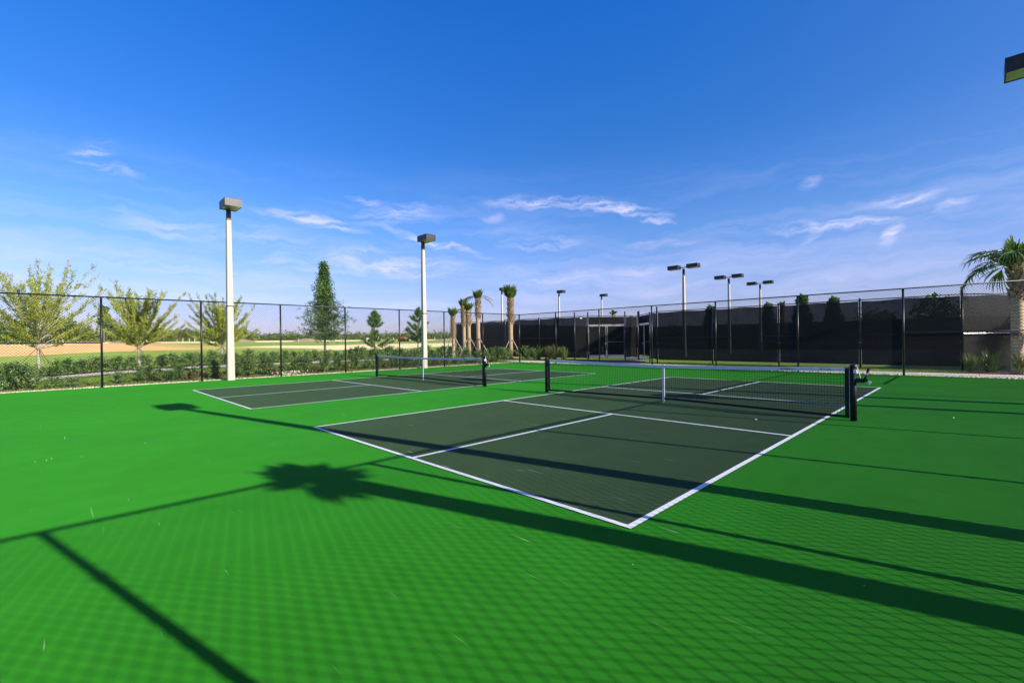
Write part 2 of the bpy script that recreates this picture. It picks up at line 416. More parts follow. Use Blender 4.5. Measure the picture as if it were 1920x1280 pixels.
def array_mesh(name, V, F, mat):
    """V (n,3) array, F (m,k) array of faces with k corners"""
    me = bpy.data.meshes.new(name)
    V = np.ascontiguousarray(V, dtype=np.float32); F = np.ascontiguousarray(F, dtype=np.int32); k = F.shape[1]
    me.vertices.add(len(V)); me.vertices.foreach_set('co', V.ravel())
    me.loops.add(F.size); me.loops.foreach_set('vertex_index', F.ravel())
    me.polygons.add(len(F)); me.polygons.foreach_set('loop_start', np.arange(0, F.size, k, dtype=np.int32))
    me.materials.append(mat); me.update(calc_edges=True); me.validate(); return me
def leaf_mesh(name, P, size, mat, aspect=.5, out=None, droop=0., curl=True):
    """a small bent leaf (two faces on one ridge) at each point"""
    n = len(P); P = np.asarray(P, float)
    d = rng.normal(size=(n, 3))
    if out is not None: d = d*.7 + out*1.0
    d[:, 2] -= droop; d /= np.linalg.norm(d, axis=1, keepdims=True)
    a = rng.normal(size=(n, 3)); w = np.cross(d, a); w /= np.linalg.norm(w, axis=1, keepdims=True); nn = np.cross(d, w)
    s = (size*rng.uniform(.6, 1.3, n))[:, None]
    v0 = P; v1 = P + d*s*.5 + w*s*aspect*.5 - nn*s*.12; v2 = P + d*s; v3 = P + d*s*.5 - w*s*aspect*.5 - nn*s*.12
    V = np.stack([v0, v1, v2, v3], 1).reshape(-1, 3); i = np.arange(n)*4
    F = np.concatenate([np.stack([i, i+1, i+2], 1), np.stack([i, i+2, i+3], 1)])
    return array_mesh(name, V, F, mat)
def blades(name, P, h, w, mat, lean=.5, taper=True):
    n = len(P); P = np.asarray(P, float); a = rng.uniform(0, 2*np.pi, n); b = rng.uniform(0, 2*np.pi, n)
    hh = h*rng.uniform(.5, 1.3, n); wv_ = np.stack([np.cos(a), np.sin(a), np.zeros(n)], 1)*w
    tip = P + np.stack([np.cos(b)*lean*hh, np.sin(b)*lean*hh, hh], 1)
    V = np.stack([P-wv_, P+wv_, tip], 1).reshape(-1, 3); i = np.arange(n)*3
    return array_mesh(name, V, np.stack([i, i+1, i+2], 1), mat)

# ------------------------------------------------------------------ ground
xs = np.concatenate([-np.geomspace(1500, 60, 34), np.linspace(-58, -31, 19), np.linspace(-30, -16.7, 48), np.linspace(-15.5, 12, 12), np.geomspace(16, 900, 18)])
ys = np.concatenate([-np.geomspace(900, 24, 20), np.linspace(-22, 20, 70), np.geomspace(22, 1500, 30)])
nx, ny = len(xs), len(ys)
V = np.array([(x, y, zt(x, y) if not (-16.6 < x < 6.2 and -12.5 < y < 12.7) else -.06) for y in ys for x in xs])
ii = (np.arange(ny-1)[:, None]*nx + np.arange(nx-1)[None, :]).ravel()
me = array_mesh('ground', V, np.stack([ii, ii+1, ii+nx+1, ii+nx], 1), M['ground']); me.shade_smooth()
place('ground', me, kind='structure')

# court slab and the two painted courts
X0, X1, Y0, Y1 = -16.32, 6.25, -12.3, 12.42
MB().bbox(((X0+X1)/2, (Y0+Y1)/2, -.06), (X1-X0, Y1-Y0, .12), .01).build('court_slab', M['green'], kind='structure')
W2, L2, NV, LW = 3.048, 6.7055, 2.134, .055
C1, C2 = (0., 0.), (-9.31, -.09)
def sheet(mb, x0, x1, y0, y1, z): mb.add([(x0, y0, z), (x1, y0, z), (x1, y1, z), (x0, y1, z)], [(0, 1, 2, 3)])
for (cx, cy) in (C1, C2):
    mb = MB(); sheet(mb, cx-W2, cx+W2, cy-L2, cy+L2, .004)
    surf = mb.build('playing_surface', M['dark'], kind='structure')
    def ln(x0, x1, y0, y1, nm):
        q = MB(); sheet(q, cx+x0, cx+x1, cy+y0, cy+y1, .008); q.build(nm, M['line'], surf)
    ln(-W2, W2, -L2, -L2+LW, 'baseline'); ln(-W2, W2, L2-LW, L2, 'baseline')
    ln(-W2, -W2+LW, -L2+LW, L2-LW, 'sideline'); ln(W2-LW, W2, -L2+LW, L2-LW, 'sideline')
    for s in (-1, 1):
        a, b = sorted((s*NV, s*(NV-LW))); ln(-W2+LW, W2-LW, a, b, 'kitchen_line')
        a, b = sorted((s*NV, s*(L2-LW))); ln(-LW/2, LW/2, a, b, 'centre_line')

# sidewalk beyond the far fence, path behind the left hedge, entry paving, mulch beds
q = MB()
x = -20.9
while x < 30:
    x2 = x+1.52; q_ = MB().bbox(((x+x2)/2, 13.62, -.03), (1.505, 1.45, .10), .008)
    if x < 9: q_.build('sidewalk_slab', M['walk'], kind='structure')
    x = x2
pv = []; pf = []
ny_ = 70
for i in range(ny_+1):
    y = -34 + i*(46.85/ny_)
    for x in (-21.5, -19.5): pv.append((x, y, max(zt(x, y), zt(-20.5, y))+.045))
for i in range(ny_): pf.append((2*i, 2*i+1, 2*i+3, 2*i+2))
M['path'] = plain('path_concrete', (.74, .66, .52), .9, 0, .12, 2, .3, 60)
MB().add(pv, pf).build('path', M['path'], kind='structure')
MB().add([(-14.4, 14.36, .012), (-8.9, 14.36, .012), (-8.9, 15.9, .012), (-11.2, 19.2, .012), (-14.4, 16.2, .012)], [(0, 1, 2, 3, 4)]).build('entry_paving', M['asphalt'], kind='structure')
for poly in (((-26, 14.4), (-14.45, 14.4), (-14.45, 15.9), (-26, 15.9)), ((4.55, 14.4), (16, 14.4), (16, 22), (8.2, 19.4), (4.7, 15.95))):
    n = 14; v = []; f = []
    mb = MB(); mb.add([(a, b, zt(a, b)+.035 if a > -17 else .03) for a, b in poly], [tuple(range(len(poly)))])
    mb.build('mulch_bed', M['mulch'], kind='structure')
for x0, x1, y0, y1 in ((-17.9, -16.75, -24, 11.5), (-23.0, -21.35, -28, 13)):
    v = []; f = []; n = 60
    for i in range(n+1):
        y = y0+(y1-y0)*i/n
        for x in np.linspace(x0, x1, 4): v.append((x, y, zt(x, y)+.02))
    for i in range(n):
        for k in range(3): a = i*4+k; f.append((a, a+1, a+5, a+4))
    MB().add(v, f).build('mulch_bed', M['mulch'], kind='structure')

# pebbles along the slab edge
def pebbles(P, s):
    n = len(P); base = np.array([(1, 0, 0), (-1, 0, 0), (0, 1, 0), (0, -1, 0), (0, 0, 1), (.7, .7, .5), (-.7, .7, .5), (-.7, -.7, .5), (.7, -.7, .5)], float)
    fc = [(4, 5, 6), (4, 6, 7), (4, 7, 8), (4, 8, 5), (0, 5, 8), (2, 6, 5), (1, 7, 6), (3, 8, 7), (0, 2, 5), (2, 1, 6), (1, 3, 7), (3, 0, 8)]
    sc = s*rng.uniform(.5, 1.4, (n, 1, 1))*rng.uniform(.7, 1.2, (n, 1, 3)); a = rng.uniform(0, 6.28, n)
    rot = np.zeros((n, 3, 3)); rot[:, 0, 0] = np.cos(a); rot[:, 0, 1] = -np.sin(a); rot[:, 1, 0] = np.sin(a); rot[:, 1, 1] = np.cos(a); rot[:, 2, 2] = 1
    V = np.einsum('nij,nkj->nki', rot, base[None]*sc) + np.asarray(P)[:, None, :]
    F = (np.array(fc)[None] + (np.arange(n)*9)[:, None, None]).reshape(-1, 3)
    return V.reshape(-1, 3), F
n = 5200
P = np.stack([rng.uniform(-16.72, -16.34, n), rng.uniform(-20, 12.4, n), np.zeros(n)], 1); P[:, 2] = -.008
V1, F1 = pebbles(P, .032)
n = 5600
P = np.stack([rng.uniform(-16.7, 9, n), rng.uniform(12.44, 12.9, n), np.full(n, -.004)], 1)
V2, F2 = pebbles(P, .032)
place('edging_pebbles', array_mesh('edging_pebbles', np.concatenate([V1, V2]), np.concatenate([F1, F2+len(V1)]), M['pebble']),
      label='cream pebbles along the edge of the green slab', cat='gravel', kind='stuff')
# turf blades near the fences
n = 42000
P = np.concatenate([np.stack([rng.uniform(-19.8, -16.7, n), rng.uniform(-16, 12.5, n), np.zeros(n)], 1),
                    np.stack([rng.uniform(-8.6, 4.6, 16000), rng.uniform(14.38, 15.95, 16000), np.zeros(16000)], 1),
                    np.stack([rng.uniform(-30, -23, 22000), rng.uniform(-18, 16, 22000), np.zeros(22000)], 1)])
P[:, 2] = [zt(a, b) for a, b, _ in P]
place('turf_grass', blades('turf_grass', P, .085, .014, M['grassb'], .6), label='short bright turf beside the fences and path', cat='grass', kind='stuff')

# ------------------------------------------------------------------ chain link
def link_mesh(L, H, z0, pitch=.09, r=.0028):
    """two families of diagonal wires in the u-z plane, woven a little apart"""
    V = []; F = []; n = 0
    for fam in (1, -1):
        c = -H if fam == 1 else 0
        end = L if fam == 1 else L+H
        while c < end:
            # u = c + s (fam 1) or u = c - s, z = s
            s0 = max(0, -c) if fam == 1 else max(0, c-L)
            s1 = min(H, L-c) if fam == 1 else min(H, c)
            if s1 - s0 > .02:
                k = max(1, int((s1-s0)/.45)); S = np.linspace(s0, s1, k+1)
                for a in range(k):
                    for s_, in ((S[a],), (S[a+1],)):
                        u = c + fam*s_; z = z0+s_
                        w = .7071*r
                        V += [(u-fam*w, .0022*fam, z+w), (u+fam*w, .0022*fam, z-w), (u, .0022*fam+r, z)]
                    F += [(n, n+1, n+4, n+3), (n+1, n+2, n+5, n+4), (n+2, n, n+3, n+5)]; n += 6
            c += pitch
    return array_mesh('wire_mesh', np.array(V), np.array(F), M['wire'])

FH = 3.15
def post_mesh(h, r, cap=True):
    mb = MB(); mb.tube([(0, 0, -.05), (0, 0, h)], r, 12)
    if cap: mb.tube([(0, 0, h), (0, 0, h+.025), (0, 0, h+.05), (0, 0, h+.062)], [r*1.12, r*1.12, r*.7, r*.15], 12)
    return mb.mesh('post', M['black'], True)
def fence(name_label, a, b, posts, corner=(), mids=(), r=.034, group='black chain link fences round the courts'):
    """a,b end points; posts: distances along; mids: (from,to) spans with a mid brace rail"""
    a = Vector((*a, 0)); b = Vector((*b, 0)); L = (b-a).length; ang = math.atan2((b-a).y, (b-a).x)
    t_ = thing('chain_link_fence', a, name_label, 'fence', group, ang)
    bandm = MB().tube([(0, 0, 0), (0, 0, .024)], r*1.3, 10).mesh('tie_band', M['black'])
    pm = post_mesh(FH-.05, r); pc = post_mesh(FH, r*1.25)
    for d in posts:
        me_ = pc if d in corner else pm
        o = place('post', me_, t_, (d, 0, 0))
        for z in (.6, 1.56, 2.5): place('tie_band', bandm, o, (0, 0, z))
    MB().tube([(0, 0, FH), (L, 0, FH)], .024, 10).build('top_rail', M['black'], t_, smooth_=True)
    MB().tube([(0, -.03, .05), (L, -.03, .05)], .004, 5).build('tension_wire', M['black'], t_)
    for s0, s1 in mids: MB().tube([(s0, 0, 1.56), (s1, 0, 1.56)], .022, 10).build('mid_rail', M['black'], t_, smooth_=True)
    place('wire_mesh', link_mesh(L, FH-.07, .05), t_, (0, -r-.004, 0))
    return t_
XL, XR, YF, YN = -16.2, 6.05, 12.4, -11.75
LP = LPOSTS = [0, 2.99, 5.97, 8.95, 11.93, 14.94, 17.89, 20.87, 24.15]
fence('black chain link fence along the left side, shrubs and young trees behind it', (XL, YN), (XL, YF), LP, (0, 24.15), ((0, 2.99),))
fx = [0, 3.1, 6.25, 9.45, 12.65, 15.95, 19.25, 22.25]
fence('tall black chain link fence at the far end, before the sidewalk and the screened courts', (XL, YF), (XR, YF), fx[1:], (22.25,), ((19.25, 22.25), (0, 3.1)))
rp = [0, 3.25, 6.05, 8.9, 11.75, 14.65, 17.5, 20.5]
fence('black chain link fence on the right whose long shadow falls over the court', (XR, YN), (XR, YF), rp, (0,), ((0, 3.25), (20.5, 24.15)))

# ------------------------------------------------------------------ nets
def net(cx, cy, label, crank=True):
    t_ = thing('court_net', (cx, cy, 0), label, 'net', 'nets of the two courts')
    PX = 3.42
    def ztop(x): return .86 + .055*(abs(x)/PX)**1.6
    def zbot(x): return .085 - .045*(abs(x)/PX)
    xe = PX-.088
    for s in (-1, 1):
        p = place('net_post', MB().tube([(0, 0, 0), (0, 0, .93)], .047, 20).mesh('net_post', M['post_b'], True), t_, (s*PX, 0, 0))
        mb = MB(); mb.tube([(0, 0, .93), (0, 0, .945), (0, 0, .965), (0, 0, .972)], [.052, .053, .04, .01], 20); mb.build('post_cap', M['black'], p, smooth_=True)
        MB().tube([(0, 0, .001), (0, 0, .012)], .058, 20).build('floor_sleeve', M['black'], p)
        for z in (.12, .3, .48, .66, .84): MB().ball((-s*.048, -.02, z), .011, 8).build('lacing_hook', M['steel'], p, smooth_=True)
        # vertical bar with the sleeve of the net on it
        MB().bbox((s*xe, 0, .475), (.062, .014, .87), .004).build('side_tape', M['blacktape'], t_)
        MB().tube([(s*(xe+.036), -.01, .04), (s*(xe+.036), 0, .90)], .005, 8).build('lacing_bar', M['steel'], t_)
    N = 48; v = []; f = []
    # headband: folded tape, both faces
    for i in range(N+1):
        x = -xe-.02 + (2*xe+.04)*i/N; z = ztop(x)
        v += [(x, -.006, z-.066), (x, -.007, z-.004), (x, 0, z), (x, .007, z-.004), (x, .006, z-.066)]
    for i in range(N):
        for k in range(4): a = i*5+k; f.append((a, a+5, a+6, a+1))
    hb = MB().add(v, f).build('headband', M['tape'], t_)
    v = []; f = []
    for i in range(N+1):
        x = -xe + 2*xe*i/N; z = zbot(x)
        v += [(x, -.005, z), (x, -.005, z+.045), (x, .005, z+.045), (x, .005, z)]
    for i in range(N):
        for k in range(4): a = i*4+k; b_ = i*4+(k+1) % 4; f.append((a, a+4, b_+4, b_))
    MB().add(v, f).build('bottom_tape', M['blacktape'], t_)
    # knotted cords
    mb = MB(); sp = .0455; r = .0025; nx_ = int(2*xe/sp)
    for i in range(nx_+1):
        x = -xe+.02+i*sp
        if x > xe: break
        mb.tube([(x, 0, zbot(x)+.04), (x, 0, ztop(x)-.06)], r, 4, False)
    rows = 16
    for k in range(1, rows):
        pts = []
        for i in range(25):
            x = -xe + 2*xe*i/24; a = zbot(x)+.04; b_ = ztop(x)-.06; pts.append((x, .001, a+(b_-a)*k/rows))
        mb.tube(pts, r, 4, False)
    mb.build('mesh_cords', M['netcord'], t_)
    MB().tube([(-xe-.1, 0, ztop(PX)-.012), (0, 0, ztop(0)-.008), (xe+.1, 0, ztop(PX)-.012)], .004, 6).build('tension_cable', M['steel'], t_)
    # centre strap with buckle and floor anchor
    st = MB().bbox((0, 0, (.05+.868)/2), (.052, .022, .818), .003).build('centre_strap', M['tape'], t_)
    MB().bbox((0, -.014, .16), (.06, .006, .035), .002).build('buckle', M['steel'], st)
    MB().tube([(0, 0, .0), (0, 0, .05)], .006, 8).build('floor_anchor', M['steel'], st)
    # printed marks by the right end
    z = ztop(2.2)-.034
    for j, (dx, w, h) in enumerate(((-.09, .022, .024), (-.062, .014, .03), (-.036, .022, .026), (-.008, .024, .034), (.022, .022, .036), (.05, .016, .028), (.076, .02, .024), (.1, .014, .024))):
        if j % 3 == 1:
            MB().add([(2.42+dx-w/2, -.0082, z+.0), (2.42+dx+w/2, -.0082, z), (2.42+dx+w/2, -.0082, z+h/2), (2.42+dx-w/2, -.0082, z+h/2)], [(0, 1, 2, 3)]).build('printed_mark', M['logo'], hb)
        MB().add([(2.42+dx-w/2, -.0085, z-h/2), (2.42+dx+w/2, -.0085, z-h/2), (2.42+dx+w/2, -.0085, z+h/2-.004), (2.42+dx-w/2, -.0085, z+h/2-.004)], [(0, 1, 2, 3)]).build('printed_mark', M['logo'], hb)
    z = ztop(3)-.034
    mb = MB(); mb.box((3.02, -.0075, z), (.12, .002, .006))
    for s in (-1, 1): mb.tube([(3.02+s*.062, -.0065, z), (3.02+s*.062, -.0095, z)], .011, 12)
    mb.build('tension_symbol', M['logo_blk'], hb)
    # winder on the right post
    if crank:
        w = thing2('winder', (PX, 0, 0), t_)
        MB().bbox((.035, -.03, .845), (.05, .05, .07), .006).build('label_plate', M['tape'], w)
        mb = MB(); mb.bbox((.08, 0, .70), (.16, .07, .075), .012); mb.tube([(.16, 0, .70), (.20, 0, .715)], .026, 12); mb.build('gearbox', M['post_b'], w)
        mb = MB(); mb.tube([(.155, -.05, .69), (.175, -.055, .77), (.205, -.055, .86)], [.020, .014, .013], 10); mb.tube([(.2, -.06, .85), (.212, -.06, .895), (.235, -.06, .90)], [.018, .02, .012], 10)
        mb.build('crank_handle', M['post_b'], w, smooth_=True)
        MB().tube([(.188, -.056, .80), (.196, -.056, .835)], .016, 10).build('handle_collar', M['steel'], w)
        MB().tube([(.0, 0, .965), (.045, -.01, .955), (.07, -.01, .87), (.10, -.012, .735)], .006, 8).build('winding_strap', M['tape'], w)
        mb = MB(); mb.bbox((.215, -.02, .665), (.035, .03, .05), .005, rot=Matrix.Rotation(.6, 3, 'Y')); mb.tube([(.2, -.02, .7), (.25, -.03, .68)], .006, 6)
        mb.build('cable_end', M['tape'], w)
    return t_
def thing2(name, loc, parent):
    o = bpy.data.objects.new(name, None); COL.objects.link(o); o.location = loc; o.parent = parent; return o
net(*C1, 'nearest black net with white headband and centre strap, strung across the near dark court')
net(*C2, 'farther black net with white headband, strung across the left dark court beside the fence')
MB().ball((0, 0, 0), .016, 8, (1.3, .9, .7)).build('pebble', M['ball'], None, (2.2, -1.03, .016), label='small pale pebble on the dark court just before the near net', cat='pebble')
MB().ball((0, 0, 0), .014, 8, (1, 1.2, .7)).build('pebble', M['ball'], None, (4.6, 1.4, .012), label='tiny pale pebble on the green paint right of the near net', cat='pebble')

# ------------------------------------------------------------------ light poles
def pole_parts(t_, h, w0, w1, heads, band=True, round_=False):
    """tapered pole, bronze tenon, box heads; heads: list of (direction, reach)"""
    mb = MB()
    n = 8; b0 = w0*.12; b1 = w1*.12
    rings = []
    for z, w, bb in ((-.1, w0, b0), (h-.42, w1, b1)):
        x = w/2; rings.append([(-x+bb, -x, z), (x-bb, -x, z), (x, -x+bb, z), (x, x-bb, z), (x-bb, x, z), (-x+bb, x, z), (-x, x-bb, z), (-x, -x+bb, z)])
    v = rings[0]+rings[1]; f = [(i, (i+1) % 8, 8+(i+1) % 8, 8+i) for i in range(8)] + [tuple(range(8, 16))]
    mb.add(v, f); mb.build('pole', M['concrete_pole'], t_)
    MB().bbox((0, 0, h-.21), (w1*.92, w1*.92, .42), .012).build('tenon', M['bronze'], t_)
    if band:
        mb = MB(); k = w0+(w1-w0)*(2.98/h)+.012; mb.bbox((0, 0, 2.98), (k, k, .045), .003); mb.build('steel_band', M['black'], t_)
    for (dx, dy) in heads:
        a = math.atan2(dy, dx)
        hd = thing2('lamp_head', (0, 0, h), t_); hd.rotation_euler = (0, 0, a)
        L, Wd, Hh = .86, .60, .31; xo = .02 if len(heads) == 1 else .34
        # shell: open below, with a thin rim
        z0, z1 = .0, Hh; cx = xo + L/2 - (.12 if len(heads) == 1 else 0); th = .02
        sh = MB(); sh.bbox((cx, 0, z1-th/2), (L, Wd, th), .006)
        for s in (-1, 1):
            sh.box((cx, s*(Wd/2-th/2), (z0+z1-th)/2), (L, th, z1-z0-th)); sh.box((cx+s*(L/2-th/2), 0, (z0+z1-th)/2), (th-.001, Wd-2*th-.002, z1-z0-th))
        sh.build('housing', M['bronze'], hd)
        # vaulted reflector inside, lens frame at the mouth
        rf = []; ff = []
        nn_ = 8
        for i in range(nn_+1):
            x_ = cx-L/2+th+(L-2*th)*i/nn_
            for j in range(nn_+1):
                y_ = -Wd/2+th+(Wd-2*th)*j/nn_; q = (1-((i/nn_*2-1)**2))*(1-((j/nn_*2-1)**2)); rf.append((x_, y_, .02+.13*q**.5))
        for i in range(nn_):
            for j in range(nn_): a_ = i*(nn_+1)+j; ff.append((a_, a_+1, a_+nn_+2, a_+nn_+1))
        MB().add(rf, ff).build('reflector', M['reflector'], hd, smooth_=True)
        if len(heads) > 1:
            MB().tube([(0, 0, .10), (xo+.02, 0, .12)], .035, 8).build('arm', M['bronze'], hd)
        else:
            MB().bbox((0, 0, .012), (w1*.6, w1*.6, .05), .006).build('arm', M['bronze'], hd)
G_L = 'light poles of the two small courts'
P0 = thing('light_pole', (-16.0, -4.82, 0), 'nearest tall cream concrete light pole on the left, square bronze lamp showing its pale underside', 'light pole', G_L)
pole_parts(P0, 6.87, .27, .17, [(1, 0)])
copy_tree(P0, (-16.0, 4.62, 0), 0, 'tall cream concrete light pole rising behind the farther net')
copy_tree(P0, (6.1, -4.6, 0), math.pi, 'concrete light pole on the right, its lamp shadow lying left of the court')
copy_tree(P0, (6.1, 4.72, 0), math.pi, 'light pole at the right fence, its dark lamp entering the top right corner')

# ------------------------------------------------------------------ screened tennis courts beyond
YT = 16.0
def screen_run(label, pts, gates=(), tall=None, group='black screened fences of the tennis courts', low=.2, rail=True):
    """fence along a polyline of post points; each bay its own screen panel"""
    t_ = thing('screened_fence', (*pts[0], 0), label, 'fence', group)
    o0 = Vector((*pts[0], 0)); pm = post_mesh(3.08, .034)
    pt = post_mesh(3.3, .04)
    for i, p in enumerate(pts): place('post', pt if (tall and i in tall) else pm, t_, Vector((*p, 0))-o0)
    for i in range(len(pts)-1):
        a = Vector((*pts[i], 0))-o0; b_ = Vector((*pts[i+1], 0))-o0; d = b_-a; L = d.length; ang = math.atan2(d.y, d.x)
        nrm = Vector((d.y, -d.x, 0)).normalized()*.05
        MB().tube([(0, 0, 0), (L, 0, 0)], .022, 8).build('top_rail', M['black'], t_, a+Vector((0, 0, 3.05)), True).rotation_euler = (0, 0, ang)
        if rail: MB().tube([(0, 0, 0), (L, 0, 0)], .02, 8).build('mid_rail', M['black'], t_, a+Vector((0, 0, 1.5))).rotation_euler = (0, 0, ang)
        if i in gates: continue
        n1, n2 = 10, 8; v = []; f = []
        for k in range(n1+1):
            for j in range(n2+1):
                u = .05+(L-.1)*k/n1; z = low+(3.0-low)*j/n2
                sag = .018*math.sin(math.pi*k/n1)*math.sin(math.pi*j/n2*2)+random.uniform(-.004, .004)
                v.append((u, sag, z-(.02*math.sin(math.pi*k/n1*3) if j in (0, n2) else 0)))
        for k in range(n1):
            for j in range(n2): q_ = k*(n2+1)+j; f.append((q_, q_+n2+1, q_+n2+2, q_+1))
        o = MB().add(v, f).build('windscreen', M['screen'], t_, a-nrm*0.6, True); o.rotation_euler = (0, 0, ang)
    return t_, o0
def gate_leaf(t_, a, b_, h=2.35):
    d = b_-a; L = d.length; ang = math.atan2(d.y, d.x); g_ = thing2('gate', a, t_); g_.rotation_euler = (0, 0, ang)
    fr = MB(); r_ = .024
    for p, q in (((.06, 0, .12), (.06, 0, h)), ((L-.06, 0, .12), (L-.06, 0, h)), ((.06, 0, h), (L-.06, 0, h)), ((.06, 0, .30), (L-.06, 0, .30)), ((.06, 0, 1.25), (L-.06, 0, 1.25))): fr.tube([p, q], r_, 8)
    fr.build('gate_frame', M['steel_dark'], g_)
    MB().bbox((L/2, -.02, (h+.34)/2), (L-.16, .012, h-.38), .002).build('gate_screen', M['screen'], g_)
    mb = MB(); mb.bbox((L-.10, -.05, 1.15), (.05, .05, .14), .008); mb.tube([(L-.16, -.08, 1.15), (L-.04, -.08, 1.15)], .012, 8); mb.build('latch', M['steel'], g_)
    for z in (.5, 2.0): MB().bbox((.03, 0, z), (.07, .05, .08), .006).build('hinge', M['steel'], g_)
M['steel_dark'] = plain('vinyl_steel_worn', (.30, .28, .26), .45, .3, .3, 6)
# left tennis court front (y=16) up to the notch
ptsA = [(-27.5, YT), (-24.4, YT), (-21.2, YT), (-17.6, YT), (-14.35, YT)]
screen_run('black screened tennis fence behind the palms, left of the entry gates', ptsA, tall=(4,))
ptsB = [(-14.35, YT), (-13.7, 16.65), (-11.95, 18.55), (-11.3, 19.15)]
tB, oB = screen_run('sunlit angled fence face with a double gate under a screened transom', ptsB, gates=(1,), tall=(1, 2, 3), rail=False)
a = Vector((-13.7, 16.65, 0))-oB; b_ = Vector((-11.95, 18.55, 0))-oB; mid = (a+b_)/2
gate_leaf(tB, a, mid); gate_leaf(tB, b_, mid)
MB().tube([a+Vector((0, 0, 2.42)), b_+Vector((0, 0, 2.42))], .026, 8).build('gate_lintel', M['steel_dark'], tB)
d = b_-a; L = d.length
MB().bbox((L/2, .0, 2.73), (L-.1, .012, .52), .002).build('windscreen', M['screen'], tB, a).rotation_euler = (0, 0, math.atan2(d.y, d.x))
MB().bbox((.45, -.06, 2.93), (.16, .02, .09), .004).build('small_sign', M['tape'], tB).rotation_euler = (0, 0, math.atan2(d.y, d.x))
ptsC = [(-11.1, 18.95), (-9.35, 17.1), (-8.3, YT)]
tC, oC = screen_run('short dark return of the tennis fence with a narrow side gate', ptsC, gates=(0,), tall=(0, 2), rail=False)
a = Vector((0, 0, 0)); b_ = Vector((-9.35, 17.1, 0))-oC; mid = (a+b_)/2
gate_leaf(tC, a, mid); gate_leaf(tC, b_, mid)
MB().tube([Vector((0, 0, 2.42)), b_+Vector((0, 0, 2.42))], .026, 8).build('gate_lintel', M['steel_dark'], tC)
d = b_-a
MB().bbox((d.length/2, .0, 2.73), (d.length-.1, .012, .52), .002).build('windscreen', M['screen'], tC, a).rotation_euler = (0, 0, math.atan2(d.y, d.x))
ptsD = [(-8.3+i*(12.8/4), YT) for i in range(5)]
screen_run('long black screened tennis fence behind the grass strip, in front of the paired lamps', ptsD, tall=(0, 4))
ptsE = [(4.5, YT), (6.25, 17.8), (8.0, 19.6), (8.0, 24), (8.0, 30), (8.0, 36), (8, 42), (8, 49)]
tE, oE = screen_run('sunlit angled screened fence behind the big palm, crossed by palm shadows', ptsE, tall=(0,))
o = place('wire_mesh', link_mesh(5.02, 3.0, .03), tE, (.04, -.04, 0)); o.rotation_euler = (0, 0, math.atan2(3.6, 3.5))
MB().tube([(0.03, -.06, 1.50), (1.62, 1.58, 1.50)], .024, 10).build('steel_brace', M['steel'], tE)
ptsF = [(-27.5+i*(35.5/8), 49.) for i in range(9)]
screen_run('far black screened fence at the back of the tennis courts', ptsF, low=.05)
ptsG = [(-27.5, YT+.3+i*4.67) for i in range(8)]
screen_run('black screened side fence of the left tennis court', ptsG)
# tennis slabs and lines
for cx in (-19.6, -1.6):
    slab = MB(); sheet(slab, cx-8.2, cx+8.6 if cx > -5 else cx+8.2, 20.2 if cx > -5 else 20.2, 48.6, .02); so = slab.build('tennis_surface', M['tennis'], kind='structure')
    q = MB(); sheet(q, cx-5.49, cx+5.49, 22.3, 46.1, .024); q.build('play_area', M['tennis'], so)
    for (x0, x1, y0, y1) in ((-5.49, 5.49, 22.3, 22.4), (-5.49, 5.49, 46.0, 46.1), (-5.49, -5.44, 22.4, 46), (5.44, 5.49, 22.4, 46), (-4.11, -4.06, 22.4, 46), (4.06, 4.11, 22.4, 46), (-4.06, 4.06, 27.8, 27.85), (-4.06, 4.06, 40.55, 40.6), (-.025, .025, 27.85, 40.55)):
        q = MB(); sheet(q, cx+x0, cx+x1, y0, y1, .028); q.build('court_line', M['line'], so)
    tn = thing('tennis_net', (cx, 34.2, 0), 'tennis net behind the %s run of black screens' % ('left' if cx < -10 else 'right'), 'net')
    for s in (-1, 1): MB().tube([(s*6.4, 0, 0), (s*6.4, 0, 1.07)], .04, 10).build('net_post', M['black'], tn)
    MB().bbox((0, 0, .96), (12.7, .012, .06), .002).build('headband', M['tape'], tn)
    mb = MB()
    for i in range(126): mb.box((-6.3+i*.1, 0, .48), (.004, .004, .9))
    for k in range(9): mb.box((0, 0, .05+k*.1), (12.6, .004, .004))
    mb.build('mesh_cords', M['netcord'], tn)
GT = 'lamp poles of the tennis courts'
T0 = thing('light_pole', (-11.15, 26.1, 0), 'nearest of the three poles carrying a pair of dark lamps', 'light pole', GT)
pole_parts(T0, 6.95, .26, .17, [(1, 0), (-1, 0)], band=False)
copy_tree(T0, (-11.0, 35.3, 0), 0, 'middle of the three poles carrying a pair of dark lamps')
copy_tree(T0, (-10.7, 43.2, 0), 0, 'farthest and smallest of the three poles carrying a pair of dark lamps')
S0 = thing('light_pole', (-29.2, 33.0, 0), 'slim far pole with one lamp, between the booted palm and the gates', 'light pole', GT)
pole_parts(S0, 6.95, .22, .15, [(1, 0)], band=False)
copy_tree(S0, (-28.6, 41.0, 0), 0, 'slim far pole with one lamp standing above the double gate')
copy_tree(S0, (-31.4, 25.7, 0), 0, 'slim far pole with one lamp right behind the booted palm crown')

